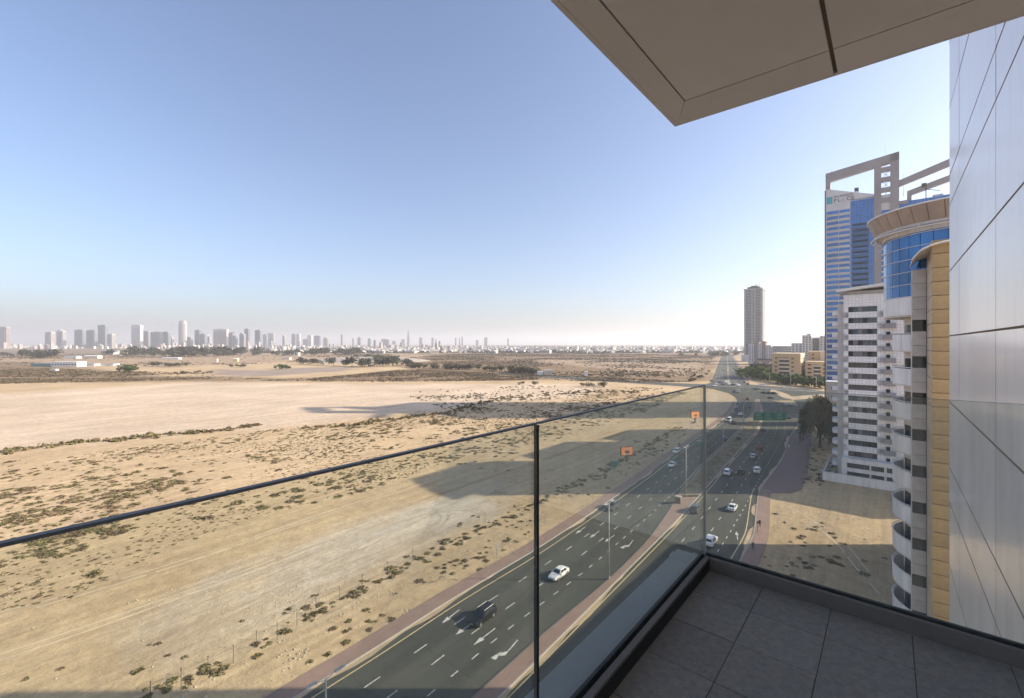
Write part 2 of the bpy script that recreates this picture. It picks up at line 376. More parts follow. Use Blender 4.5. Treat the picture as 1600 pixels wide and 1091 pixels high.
marks('edge_line', off(LKx, 1.5), .2, .042, 'yellow_paint', -50, 312)
marks('edge_line', off(MRx, .75), .2, .042, 'yellow_paint', -50, 318)
marks('edge_line', off(MLx, -.6), .13, .042, 'yellow_paint', 128, 318)
marks('edge_line', off(RKx, -1.5), .2, .042, 'yellow_paint', 0, 128)
for o_ in (4.93, 8.43): marks('lane_line', off(LKx, o_), .17, .042, 'white_paint', 20, 316, 2.3, 7.7, 1.0)
marks('lane_line', off(LKx, 11.93), .17, .042, 'white_paint', 20, 312, 1.35, 3.9, .4)
marks('lane_line', off(MRx, 4.2), .17, .042, 'white_paint', 40, 318, 2.3, 7.7, 2.0)
marks('lane_line', off(MRx, 7.8), .17, .042, 'white_paint', 40, 318, 2.3, 7.7, 4.0)
marks('lane_line', off(MRx, 11.3), .17, .042, 'white_paint', 40, 318, 1.35, 3.9, 1.0)
for o_ in (4.5, 8.0, 11.5, 25, 28.5, 32):
    mb = MB()
    for k in range(60):
        y = 500 + k * 10; x = 251 + .484 * (y - 553) + o_; mb.quadpts([(x - .12, y, .042), (x + .12, y, .042), (x + 2.02, y + 4, .042), (x + 1.78, y + 4, .042)])
    struct(mb.build('lane_line', 'white_paint'))
def arrow(tip, tail, left=False):
    tp, tl = Vector((*G(*tip), .043)), Vector((*G(*tail), .043)); d = (tp - tl); L = d.length; d.normalize(); n = Vector((d.y, -d.x, 0))
    mb = MB()
    def q(*pts): mb.quadpts([tl + d * (a * L) + n * b for a, b in pts])
    if not left:
        q((0, -.09), (0, .09), (.62, .09), (.62, -.09)); q((.6, -.42), (.6, .42), (1, 0))
    else:
        q((0, -.09), (0, .09), (.55, .09), (.55, -.09)); q((.5, -.09), (.74, .75), (.86, .75), (.72, -.09)); q((.62, .7), (1.0, 1.35), (1.02, .55))
    struct(mb.build('arrow_marking', 'white_paint'))
for tp, tl, lf in (((690, 975), (718, 953), 0), ((712, 992.6), (737, 974.5), 0), ((739.5, 1009), (774, 982), 0), ((780.2, 1034), (809, 1000.5), 1),
                   ((899.5, 834.4), (915, 823.5), 0), ((921.8, 841), (936.5, 830), 0), ((945.4, 847.3), (960, 836.5), 0), ((979, 858.5), (989, 844.5), 1), ((1150.5, 831), (1152.8, 844), 0)):
    arrow(tp, tl, bool(lf))

def drift(name, X, side, lo, hi, z=.036):
    n1 = fnoise(YS / 7 + 3 * side, YS * 0 + side * 11.0, 3); wv = np.clip((n1 - .33) * 3.2, 0, 1.0); A_ = off(X, 0); dx = np.gradient(X, YS); n_ = np.hypot(dx, 1)
    B_ = np.stack([X + side * wv / n_, YS - side * wv * dx / n_], 1); struct(strip(name, A_ if side > 0 else B_, B_ if side > 0 else A_, z, 'sand_verge', lo, hi))
drift('sand_drift', LKx, 1, 20, 300); drift('sand_drift', MRx, 1, 30, 300); drift('sand_drift', RKx, -1, 60, 200)

# ------------------------------------------------------------------ the balcony we stand on (local x = a, y = -b)
K = 1.12
AF, BL = 2.706 * K, -.817 * K            # front and left glass planes
FLOOR_Z = EYE - 1.305 * K; LEDGE_Z = EYE - 1.45 * K; CEIL_Z = EYE + 1.55 * K; CURB_Z = EYE - 1.237 * K; GLASS_Z = EYE - .247 * K
AO, BO = 3.14 * K, -1.137 * K            # outer edge of slab and ceiling
def gbox(mb, a0, a1, b0, b1, z0, z1, mi=0): mb.box(a0, a1, -b1, -b0, z0, z1, mi)
def panel_mesh(name, a, b, h, material, bev=.004):
    """thin slab with eased top edge, centred, for tiles and cladding (local x, y, z)"""
    mb = MB(); x, y = a / 2, b / 2; e = bev
    lo = [(-x, -y, -h), (x, -y, -h), (x, y, -h), (-x, y, -h)]; mi = [(-x, -y, -e), (x, -y, -e), (x, y, -e), (-x, y, -e)]
    tp = [(-x + e, -y + e, 0), (x - e, -y + e, 0), (x - e, y - e, 0), (-x + e, y - e, 0)]
    mb.v = lo + mi + tp
    for s in (0, 4):
        for i in range(4): j = (i + 1) % 4; mb.f.append((s + i, s + j, s + 4 + j, s + 4 + i)); mb.m.append(0)
    mb.f.append((8, 9, 10, 11)); mb.m.append(0)
    return mb.mesh(name, material)
def grime(name, c1, c2, scale, rough, spec=.4, stain=(.5, .45, .4), stretch=(1, 1, 1), bump=.1, coord='Object', svar=.6, coat=0., ov=.06):
    m, t, p = new_mat(name)
    geo = t.nodes.new("ShaderNodeNewGeometry")
    mp = t.nodes.new("ShaderNodeMapping"); mp.inputs['Scale'].default_value = stretch
    lnk(t, geo.outputs['Position'], mp.inputs[0])
    n1 = t.nodes.new("ShaderNodeTexNoise"); n1.inputs['Scale'].default_value = scale; n1.inputs['Detail'].default_value = 7; n1.inputs['Roughness'].default_value = .65
    n2 = t.nodes.new("ShaderNodeTexNoise"); n2.inputs['Scale'].default_value = scale * 5; n2.inputs['Detail'].default_value = 6; n2.inputs['Roughness'].default_value = .7
    lnk(t, mp.outputs[0], n1.inputs['Vector']); lnk(t, mp.outputs[0], n2.inputs['Vector'])
    r1 = t.nodes.new("ShaderNodeValToRGB"); r1.color_ramp.elements[0].position = .3; r1.color_ramp.elements[1].position = .7
    r1.color_ramp.elements[0].color = (*c1, 1); r1.color_ramp.elements[1].color = (*c2, 1); lnk(t, n1.outputs['Fac'], r1.inputs[0])
    r2 = t.nodes.new("ShaderNodeValToRGB"); r2.color_ramp.elements[0].position = .55; r2.color_ramp.elements[1].position = .72
    r2.color_ramp.elements[0].color = (0, 0, 0, 1); r2.color_ramp.elements[1].color = (svar, svar, svar, 1); lnk(t, n2.outputs['Fac'], r2.inputs[0])
    x = t.nodes.new("ShaderNodeMix"); x.data_type = 'RGBA'; lnk(t, r2.outputs[0], x.inputs[0]); lnk(t, r1.outputs[0], x.inputs[6]); x.inputs[7].default_value = (*stain, 1)
    lnk(t, per_object(t, x.outputs[2], ov), p.inputs['Base Color']); p.inputs['Specular IOR Level'].default_value = spec; p.inputs['Coat Weight'].default_value = coat; p.inputs['Coat Roughness'].default_value = .06
    rr = t.nodes.new("ShaderNodeMapRange"); rr.inputs[3].default_value = rough * .8; rr.inputs[4].default_value = min(1, rough * 1.3)
    lnk(t, n1.outputs['Fac'], rr.inputs[0]); lnk(t, rr.outputs[0], p.inputs['Roughness'])
    if bump:
        b = t.nodes.new("ShaderNodeBump"); b.inputs['Strength'].default_value = bump; b.inputs['Distance'].default_value = .01
        lnk(t, n2.outputs['Fac'], b.inputs['Height']); lnk(t, b.outputs[0], p.inputs['Normal'])
    return m
M['floor_tile'] = grime('floor_tile', (.25, .23, .21), (.38, .35, .31), 28, .6, .25, (.55, .53, .50), bump=.9, svar=.35)
M['grout'] = mat('grout', (.10, .09, .08), .95)
M['ceiling_panel'] = grime('ceiling_panel', (.53, .495, .45), (.58, .545, .495), .8, .6, .3, (.47, .43, .39), bump=.03, svar=.25)
M['ceiling_gap'] = mat('ceiling_gap', (.20, .155, .10), .9)
M['facade_panel'] = grime('facade_panel', (.80, .765, .72), (.86, .825, .78), .5, .22, .5, (.60, .59, .58), stretch=(1.5, 1.5, .2), bump=0, svar=.35, coat=.15)
M['facade_joint'] = mat('facade_joint', (.22, .17, .125), .9, spec=0)
M['curb'] = grime('curb', (.17, .15, .13), (.22, .195, .17), 3, .6, .4, (.26, .24, .22), bump=.15)
M['ledge'] = grime('ledge', (.42, .42, .39), (.50, .50, .46), 1.5, .8, .3, (.35, .33, .31), bump=.1)

floor = struct(put(None, 'balcony_floor', None, (0, 0, 0), GRID_ROT))
mb = MB(); gbox(mb, -4, AO, BO, 1.0, LEDGE_Z - .22, LEDGE_Z); mb.build('slab', 'ledge', floor)
mb = MB(); gbox(mb, -4, AF + .02, BL - .02, .98, LEDGE_Z, FLOOR_Z - .003); mb.build('screed', 'grout', floor)
TS = .2966 * K; tile_me = panel_mesh('tile', TS - .0035, TS - .0035, .02, 'floor_tile', .0015)
a_j = 2.398 * K; b_j = -.5128 * K
for i in range(-14, 2):
    for j in range(-2, 6):
        a0, a1 = a_j + i * TS, a_j + (i + 1) * TS; b0, b1 = b_j + j * TS, b_j + (j + 1) * TS
        c0, c1 = max(a0, -1.9), min(a1, AF - .03); d0, d1 = max(b0, BL + .03), min(b1, .975)
        if c1 - c0 < .02 or d1 - d0 < .02: continue
        full = (c1 - c0 > TS - .001 and d1 - d0 > TS - .001)
        me = tile_me if full else panel_mesh('tile', c1 - c0 - .0035, d1 - d0 - .0035, .02, 'floor_tile', .0015)
        o = put(me, 'tile', floor, ((c0 + c1) / 2, -(d0 + d1) / 2, FLOOR_Z + random.uniform(-.0012, .0012)))
        o.rotation_euler = (random.uniform(-.002, .002), random.uniform(-.002, .002), 0)
ceil = struct(put(None, 'balcony_ceiling', None, (0, 0, 0), GRID_ROT))
mb = MB(); gbox(mb, -4, AO - .004, BO + .004, .99, CEIL_Z + .02, CEIL_Z + .45); mb.build('slab', 'ceiling_gap', ceil)
AI, BI, BC = 2.872 * K, -.9926 * K, -.2314 * K
def ceil_panel(pts):
    n = len(pts); mb = MB()
    c = Vector((sum(p[0] for p in pts) / n, sum(p[1] for p in pts) / n))
    P = [(p[0], -p[1]) for p in pts]
    mb.prism(P, CEIL_Z, CEIL_Z + .03)
    k = len(mb.v); mb.v += [(p[0], p[1], CEIL_Z) for p in P]; 
    ar = sum(P[i][0] * P[(i + 1) % n][1] - P[(i + 1) % n][0] * P[i][1] for i in range(n))
    f = list(range(k, k + n)); mb.f.append(tuple(f[::-1] if ar > 0 else f)); mb.m.append(0)
    mb.build('panel', 'ceiling_panel', ceil)
g = .011
ceil_panel([(AO, BO), (AO, BC - g), (AI + g * .5, BC - g), (AI + g * .5, BI - g * .2)])
ceil_panel([(AO - .001, BO + .0), (AI + g * .3, BI - g * .5), (-1.2, BI - g * .5), (-1.2, BO)])
ceil_panel([(AO, BC + g), (AO, .985), (AI + g * .5, .985), (AI + g * .5, BC + g)])
ceil_panel([(AI - g * .5, BI + g * .5), (AI - g * .5, BC - g), (.3, BC - g), (.3, BI + g * .5)])
ceil_panel([(AI - g * .5, BC + g), (AI - g * .5, .985), (.3, .985), (.3, BC + g)])
ceil_panel([(.3 - g, BI + g * .5), (.3 - g, BC - g), (-3.9, BC - g), (-3.9, BI + g * .5)])
ceil_panel([(.3 - g, BC + g), (.3 - g, .985), (-3.9, .985), (-3.9, BC + g)])
mb = MB(); gbox(mb, -4, AO, BO - .03, BO - .002, CEIL_Z, CEIL_Z + .5); mb.build('fascia', 'ceiling_panel', ceil)
mb = MB(); gbox(mb, AO + .002, AO + .03, BO - .03, .99, CEIL_Z, CEIL_Z + .5); mb.build('fascia', 'ceiling_panel', ceil)

# facade of our own building, right of the balcony
fac = thing('facade_wall', 'glossy white panelled facade rising beside the balcony at the right edge', 'wall', (0, 0, 0), GRID_ROT)
mb = MB(); gbox(mb, -14, 13.36, 1.004, 24, 0, EYE + 26); mb.build('backing', 'facade_joint', fac)
zs = [EYE + d for d in (-3.424, -2.665, -1.257, .166, 1.56, 2.98, 3.62, 5.07, 6.47, 7.12, 8.57, 9.97, 10.62, 12.07, 13.5, 14.1, 15.6, 17, 17.6, 19, 20.5, 21.1, 22.6, 24, 26)]
z = zs[0]
while z > 3.5:
    for s in (1.356, 1.41, .76): z -= s; zs.insert(0, z)
cols = [13.4, 11.69, 7.97, 4.25, .53, -3.2, -7, -10.5, -14]
cache = {}
for i in range(len(cols) - 1):
    a1, a0 = cols[i], cols[i + 1]
    for j in range(len(zs) - 1):
        wdt, h = round(a1 - a0 - .016, 3), round(zs[j + 1] - zs[j] - .026, 3); key = (wdt, h)
        if key not in cache: cache[key] = panel_mesh('panel', wdt, h, .03, 'facade_panel', .0012)
        o = put(cache[key], 'panel', fac, ((a0 + a1) / 2, -1.0 + random.uniform(-.001, .001), (zs[j] + zs[j + 1]) / 2))
        o.rotation_euler = (R(-90) + random.uniform(-.0006, .0006), random.uniform(-.0003, .0003), 0)
for z in zs[1:-1]:
    mb = MB(); gbox(mb, -14, 13.398, .9994, 1.0035, z - .013, z + .013); mb.build('sealant', 'facade_joint', fac)
for a_ in cols[1:-1]:
    mb = MB(); gbox(mb, a_ - .008, a_ + .008, .9995, 1.0035, 0, EYE + 26); mb.build('sealant', 'facade_joint', fac)
mb = MB(); gbox(mb, 13.362, 13.4, 1.006, 24, 0, EYE + 26); mb.build('end_cladding', 'facade_panel', fac)

# glass balustrade
def glass_mat(name, tint, dirt, streak):
    m, t, p = new_mat(name); t.nodes.remove(p); out = t.nodes['Material Output']
    tr = t.nodes.new("ShaderNodeBsdfTransparent"); tr.inputs[0].default_value = (*tint, 1)
    gl = t.nodes.new("ShaderNodeBsdfGlossy"); gl.inputs['Roughness'].default_value = .02; gl.inputs[0].default_value = (.9, .95, .95, 1)
    fr = t.nodes.new("ShaderNodeFresnel"); fr.inputs[0].default_value = 1.45
    mx = t.nodes.new("ShaderNodeMixShader")
    h = t.nodes.new("ShaderNodeMath"); h.operation = 'MULTIPLY'; h.inputs[1].default_value = .3; lnk(t, fr.outputs[0], h.inputs[0])
    lnk(t, h.outputs[0], mx.inputs[0]); lnk(t, tr.outputs[0], mx.inputs[1]); lnk(t, gl.outputs[0], mx.inputs[2])
    geo = t.nodes.new("ShaderNodeNewGeometry"); mp = t.nodes.new("ShaderNodeMapping"); mp.inputs['Scale'].default_value = (26, 26, 1.6)
    n = t.nodes.new("ShaderNodeTexNoise"); n.inputs['Scale'].default_value = 1; n.inputs['Detail'].default_value = 5
    r = t.nodes.new("ShaderNodeMapRange"); r.inputs[1].default_value = .42; r.inputs[2].default_value = .75; r.inputs[3].default_value = dirt; r.inputs[4].default_value = dirt + streak
    lnk(t, geo.outputs['Position'], mp.inputs[0]); lnk(t, mp.outputs[0], n.inputs['Vector']); lnk(t, n.outputs['Fac'], r.inputs[0])
    df = t.nodes.new("ShaderNodeBsdfDiffuse"); df.inputs[0].default_value = (.50, .52, .50, 1)
    tl = t.nodes.new("ShaderNodeBsdfTranslucent"); tl.inputs[0].default_value = (.50, .52, .50, 1)
    ad = t.nodes.new("ShaderNodeMixShader"); ad.inputs[0].default_value = .5; lnk(t, df.outputs[0], ad.inputs[1]); lnk(t, tl.outputs[0], ad.inputs[2])
    m2 = t.nodes.new("ShaderNodeMixShader"); lnk(t, r.outputs[0], m2.inputs[0]); lnk(t, mx.outputs[0], m2.inputs[1]); lnk(t, ad.outputs[0], m2.inputs[2])
    lnk(t, m2.outputs[0], out.inputs[0]); return m
M['glass_left'] = glass_mat('glass_left', (.915, .935, .905), .012, .025)
M['glass_front'] = glass_mat('glass_front', (.90, .92, .905), .045, .11)
M['trim_grey'] = mat('trim_grey', (.13, .135, .14), .5, var=.15, scale=4)
M['glass_edge'] = mat('glass_edge', (.10, .14, .14), .15, var=.05)
rail = thing('glass_balustrade', 'frameless clear glass balustrade panels on a dark curb around the balcony', 'railing', (0, 0, 0), GRID_ROT)
tj = AF - 1.623 * K                     # joint on the left run
def pane(a0, a1, b0, b1, m):
    mb = MB(); gbox(mb, a0, a1, b0, b1, CURB_Z - .03, GLASS_Z); o = mb.build('glass_pane', m, rail); return o
pane(tj + .006, AF - .004, BL - .012, BL, 'glass_left')
pane(-2.4, tj - .006, BL - .012, BL, 'glass_left')
pane(AF, AF + .012, BL + .004, .96, 'glass_front')
for a0, a1 in ((tj + .006, AF - .004), (-2.4, tj - .006)):
    mb = MB(); gbox(mb, a0, a1, BL - .013, BL + .001, GLASS_Z + .0005, GLASS_Z + .006); mb.build('edge_trim', 'trim_grey', rail)
mb = MB(); gbox(mb, AF - .001, AF + .013, BL + .004, .96, GLASS_Z + .0005, GLASS_Z + .002); mb.build('edge_trim', 'glass_edge', rail)
mb = MB(); gbox(mb, tj - .0055, tj + .0055, BL - .013, BL + .001, CURB_Z - .03, GLASS_Z - .003); mb.build('joint_seal', 'black_rubber', rail)
mb = MB(); gbox(mb, AF - .0035, AF + .001, BL - .012, BL + .0035, CURB_Z, GLASS_Z - .003); mb.build('joint_seal', 'pole', rail)
# curb: outer gasket and inner kerb
mb = MB(); gbox(mb, AF + .014, AF + .03, BL - .03, .96, LEDGE_Z, CURB_Z + .012); mb.build('gasket', 'black_rubber', rail)
mb = MB(); gbox(mb, -2.4, AF + .012, BL - .03, BL - .014, LEDGE_Z, CURB_Z + .008); mb.build('gasket', 'black_rubber', rail)
mb = MB(); gbox(mb, AF - .03, AF - .001, BL + .034, .97, FLOOR_Z - .02, CURB_Z); mb.build('curb', 'curb', rail)
mb = MB(); gbox(mb, -2.4, AF - .001, BL + .002, BL + .03, FLOOR_Z - .02, CURB_Z); mb.build('curb', 'curb', rail)
mb = MB(); gbox(mb, -2.4, AF - .032, BL + .031, BL + .036, FLOOR_Z, CURB_Z - .012); mb.build('gasket', 'black_rubber', rail)

# ------------------------------------------------------------------ buildings along the street
def grid_lines_mat(name, c, line_c, size, lw=.02, rough=.5, spec=.4, metal=0., var=.1, offs=.0, row=None):
    m, t, p = new_mat(name); tc = t.nodes.new("ShaderNodeTexCoord")
    b = t.nodes.new("ShaderNodeTexBrick"); b.offset = offs; b.inputs['Scale'].default_value = 1; b.inputs['Brick Width'].default_value = size; b.inputs['Row Height'].default_value = row or size
    b.inputs['Mortar Size'].default_value = lw; b.inputs['Mortar Smooth'].default_value = 0
    b.inputs['Color1'].default_value = (*[x * (1 - var) for x in c], 1); b.inputs['Color2'].default_value = (*[min(1, x * (1 + var)) for x in c], 1); b.inputs['Mortar'].default_value = (*line_c, 1)
    geo = t.nodes.new("ShaderNodeNewGeometry")
    sx = t.nodes.new("ShaderNodeSeparateXYZ"); lnk(t, tc.outputs['Object'], sx.inputs[0])
    ad = t.nodes.new("ShaderNodeMath"); lnk(t, sx.outputs[0], ad.inputs[0]); lnk(t, sx.outputs[1], ad.inputs[1])
    cx = t.nodes.new("ShaderNodeCombineXYZ"); lnk(t, ad.outputs[0], cx.inputs[0]); lnk(t, sx.outputs[2], cx.inputs[1])
    lnk(t, cx.outputs[0], b.inputs[0]); lnk(t, b.outputs[0], p.inputs['Base Color'])
    p.inputs['Roughness'].default_value = rough; p.inputs['Specular IOR Level'].default_value = spec; p.inputs['Metallic'].default_value = metal
    return m
M['blue_glass'] = mat('blue_glass', (.025, .14, .37), .08, metal=.25, var=.2, scale=.35, spec=.9, ov=.3)
M['blue_grid'] = grid_lines_mat('blue_grid', (.02, .13, .38), (.14, .24, .40), 1.75, .07, .12, .8, .25, .22)
M['dark_glass'] = mat('dark_glass', (.012, .02, .03), .06, var=.4, scale=.6, spec=.22, ov=.4)
M['window_glass'] = mat('window_glass', (.035, .055, .08), .08, var=.6, scale=.5, spec=.7, ov=.5)
M['white_clad'] = mat('white_clad', (.74, .72, .71), .45, var=.09, scale=1.3, stretch=(1, 1, .2), ov=.05)
M['beige_clad'] = mat('beige_clad', (.58, .53, .48), .5, var=.09, scale=1.2, stretch=(1, 1, .2), ov=.05)
M['crown_clad'] = mat('crown_clad', (.33, .255, .205), .5, var=.1, scale=1.0, ov=.07)
M['gold_clad'] = mat('gold_clad', (.30, .215, .105), .45, var=.12, scale=1.1, stretch=(1, 1, .25), ov=.10)
M['gold_lit_side'] = mat('gold_lit_side', (.50, .39, .26), .5, var=.1, scale=1.1, ov=.06)  # pier side coloured lighter, the daylight on that face put into colour
M['grey_clad'] = mat('grey_clad', (.46, .44, .43), .5, var=.1, scale=1.2, stretch=(1, 1, .25), ov=.05)
M['joint_dark'] = mat('joint_dark', (.10, .085, .075), .9)
M['tile_clad'] = grid_lines_mat('tile_clad', (.80, .79, .79), (.48, .48, .50), .85, .035, .5, .4, var=.06)
M['concrete_brown'] = mat('concrete_brown', (.29, .28, .295), .8, var=.08, scale=.1)
M['hotel_white'] = mat('hotel_white', (.62, .62, .64), .6, var=.08, scale=.1)
M['tan_wall'] = mat('tan_wall', (.52, .37, .21), .85, var=.06, scale=.1)
M['tan_light'] = mat('tan_light', (.66, .52, .36), .85, var=.06, scale=.1)
M['cream_wall'] = mat('cream_wall', (.62, .55, .47), .85, var=.06, scale=.1)
M['far_white'] = mat('far_white', (.56, .54, .54), .8, var=.05, scale=.05)
M['far_brown'] = mat('far_brown', (.30, .22, .20), .8, var=.05, scale=.05)
M['window_dark'] = mat('window_dark', (.05, .06, .075), .2, var=.3, scale=.3)
M['letter'] = mat('letter', (.06, .06, .09), .5)
M['teal'] = mat('teal', (.05, .38, .45), .5)

class Bld:
    """a grid-aligned building whose base point is (a0, b0)"""
    def __init__(s, name, label, a0, b0, cat='building', group=None):
        s.a, s.b = a0, b0; s.o = thing(name, label, cat, W(a0, b0), GRID_ROT, group)
    def box(s, name, mats, *bx, parent=None):
        mb = MB()
        for q in bx: mb.box(q[0] - s.a, q[1] - s.a, -(q[3] - s.b), -(q[2] - s.b), q[4], q[5])
        return mb.build(name, mats, parent or s.o)
    def mesh(s, me, name, a, b, z, parent=None, rz=0): return put(me, name, parent or s.o, (a - s.a, -(b - s.b), z), rz)

# --- building with the round glass crown and gold pier
A = Bld('round_crown_building', 'apartment building with round blue glass crown, curved balconies and gold panelled pier', 56, 5)
CA, CB = 62.0, 5.6
def cyl(phi, r): return (CA - r * math.sin(phi) - A.a, -(CB - r * math.cos(phi) - A.b))
def arc_panel(name, material, p0, p1, r0, z0, r1, z1, th=.12, seg=2, parent=None):
    """curved slab between two angles, from radius r0 at z0 to r1 at z1"""
    mb = MB()
    for i in range(seg + 1):
        f = p0 + (p1 - p0) * i / seg
        mb.v += [(*cyl(f, r0), z0), (*cyl(f, r1), z1), (*cyl(f, r1 - th), z1), (*cyl(f, r0 - th), z0)]
    for i in range(seg):
        for j in range(4):
            k = (j + 1) % 4; mb.f.append((4 * i + j, 4 * i + k, 4 * i + 4 + k, 4 * i + 4 + j)); mb.m.append(0)
    mb.f += [(3, 2, 1, 0), tuple(4 * seg + q for q in (0, 1, 2, 3))]; mb.m += [0, 0]
    bm = bmesh.new(); me = mb.mesh(name, material); bm.from_mesh(me); bmesh.ops.recalc_face_normals(bm, faces=bm.faces); bm.to_mesh(me); bm.free()
    return put(me, name, parent or A.o)
def arc_tube(name, material, p0, p1, r, z, rad, seg=20, parent=None):
    mb = MB()
    for i in range(seg):
        f, g_ = p0 + (p1 - p0) * i / seg, p0 + (p1 - p0) * (i + 1) / seg
        mb.tube((*cyl(f, r), z), (*cyl(g_, r), z), rad, n=6, cap=i in (0, seg - 1))
    return mb.build(name, material, parent or A.o, smooth=True)
A.box('main_block', 'beige_clad', (56.2, 73.2, 2.9, 26, 0, 49.2))
A.box('rear_shadow_block', 'beige_clad', (73.21, 125, 4, 30, 0, 22.6))  # second box is an unseen guess, added to shadow the lot and road
arc_panel('core_wall', 'beige_clad', R(-85), R(95), 4.4, 0, 4.4, 44.9, 1.0, 24)
arc_panel('drum_wall', 'joint_dark', R(-85), R(100), 5.88, 44.85, 5.88, 52.6, 1.5, 24)
arc_panel('drum_floor', 'beige_clad', R(-85), R(100), 5.95, 44.62, 5.95, 44.8, 5.0, 24)
STEP = R(9.6)
for i in range(-6, 11):
    p0, p1 = i * STEP - .02, (i + 1) * STEP - .02
    for j in range(5):
        z0 = 46.55 + j * 1.19; arc_panel('glass_pane', 'blue_glass', p0 + .004, p1 - .004, 6.0, z0 + .03, 6.0, z0 + 1.16, .08)
    arc_panel('parapet_panel', 'white_clad', p0 + .002, p1 - .002, 6.03, 44.8, 6.03, 46.5, .12)
    arc_panel('crown_panel', 'crown_clad', p0 + .004, p1 - .004, 6.75, 53.35, 7.35, 54.85, .1)
    arc_panel('soffit_panel', 'beige_clad', p0 + .003, p1 - .003, 6.12, 52.62, 6.12, 53.1, .1)
for j in range(6): arc_tube('transom', 'white_clad', R(-60), R(100), 6.03, 46.55 + j * 1.19, .035, 34)
arc_panel('crown_backing', 'joint_dark', R(-60), R(100), 6.68, 53.3, 7.28, 54.8, .3, 30)
arc_panel('crown_soffit', 'grey_clad', R(-60), R(100), 6.7, 53.08, 6.7, 53.3, 2.2, 30)
arc_panel('crown_ring', 'beige_clad', R(-60), R(100), 6.3, 53.0, 6.75, 53.34, .3, 30)
arc_panel('crown_ring', 'white_clad', R(-60), R(100), 7.42, 54.86, 7.42, 54.98, .7, 30)
arc_tube('crown_rail', 'white_clad', R(-58), R(96), 7.05, 52.85, .06, 30)
for p in (-30, -12, 6, 24, 42, 60, 78):
    mb = MB(); mb.tube((*cyl(R(p), 7.05), 52.85), (*cyl(R(p), 6.72), 53.3), .03, n=5); mb.build('rail_bracket', 'white_clad', A.o)
for k in range(13):
    zt = 43.0 - 3.4 * k
    if zt < 3: break
    p = put(None, 'balcony', A.o, (0, 0, 0))
    arc_panel('slab', 'beige_clad', R(-60), R(42), 5.28, zt - 1.85, 5.28, zt - 1.62, 1.0, 12, p)
    bounds = [-60, -44, -28, -12, 2, 16, 29, 42]
    for q in range(len(bounds) - 1): arc_panel('parapet_panel', 'white_clad', R(bounds[q]) + .003, R(bounds[q + 1]) - .003, 5.3, zt - 1.7, 5.3, zt - .1, .1, 2, p)
    arc_tube('rail', 'white_clad', R(-58), R(42), 5.33, zt + .03, .045, 16, p)
    w_ = arc_panel('window', 'dark_glass', R(14), R(34), 4.46, zt - 1.5, 4.46, zt + .9, .06, 3, p)
# window strip
A.box('strip_wall', 'joint_dark', (56.06, 58.6, 1.7, 2.7, 0, 48.85))
zt = 48.9; zz = [48.9, 47.6, 46.35, 45.2]
strip_w = {}
def strip_panel(name, material, z0, z1, b0=1.67, b1=2.66, a=56.0, par=None):
    key = (name, round(z1 - z0, 3), round(b1 - b0, 3), material)
    if key not in strip_w: strip_w[key] = panel_mesh(name, b1 - b0 - .02, z1 - z0 - .03, .05, material, .006)
    o = A.mesh(strip_w[key], name, a, (b0 + b1) / 2, (z0 + z1) / 2); o.rotation_euler = (R(90), 0, R(-90)); return o
for i in range(3): strip_panel('wall_panel', 'grey_clad', zz[i + 1], zz[i])
z0 = 45.2
while z0 > 4:
    strip_panel('wall_panel', 'grey_clad', z0 - 1.0, z0); 
    strip_panel('window', 'dark_glass', z0 - 2.05, z0 - 1.0)
    strip_panel('wall_panel', 'grey_clad', z0 - 3.4, z0 - 2.05); z0 -= 3.4
for j in range(14):      # left return of the strip
    o = A.mesh(panel_mesh('wall_panel', 2.4, 3.36, .04, 'beige_clad'), 'wall_panel', 57.25, 1.66, 47.2 - 3.4 * j); o.rotation_euler = (R(-90), 0, 0)
# gold pier
A.box('pier_core', 'joint_dark', (49.86, 58.5, 2.74, 9, 0, 50.3))
gp = panel_mesh('pier_panel', 3.1, 1.085, .05, 'gold_clad', .008); gs = panel_mesh('pier_panel', 6.1, 1.085, .05, 'gold_lit_side', .008)
for j in range(44):
    zc = 50.45 - (j + .5) * 1.1333
    for q in range(2):
        o = A.mesh(gp, 'pier_panel', 49.8, 2.70 + 1.56 + q * 3.14, zc); o.rotation_euler = (R(90), 0, R(-90))
    o = A.mesh(gs, 'pier_panel', 52.92, 2.68, zc); o.rotation_euler = (R(-90), 0, 0)
mb = MB()          # curved canopy over the pier
N = 12
for i in range(N + 1):
    f = i / N; bb = 1.55 + f * 5.5; zz_ = 49.15 + .95 * (1 - (1 - min(1, f * 2.2)) ** 2) ** .5
    aa = 48.9 + 1.6 * (1 - min(1, f * 2.5)) ** 2
    mb.v += [(aa - A.a, -(bb - A.b), zz_), (57 - A.a, -(bb - A.b), zz_ + .1), (57 - A.a, -(bb - A.b), zz_ + .22), (aa - A.a, -(bb - A.b), zz_ + .12)]
for i in range(N):
    for j in range(4): k = (j + 1) % 4; mb.f.append((4 * i + j, 4 * i + k, 4 * i + 4 + k, 4 * i + 4 + j)); mb.m.append(0)
mb.f += [(0, 1, 2, 3), (4 * N + 3, 4 * N + 2, 4 * N + 1, 4 * N)]; mb.m += [0, 0]
mb.build('canopy', 'white_clad', A.o)

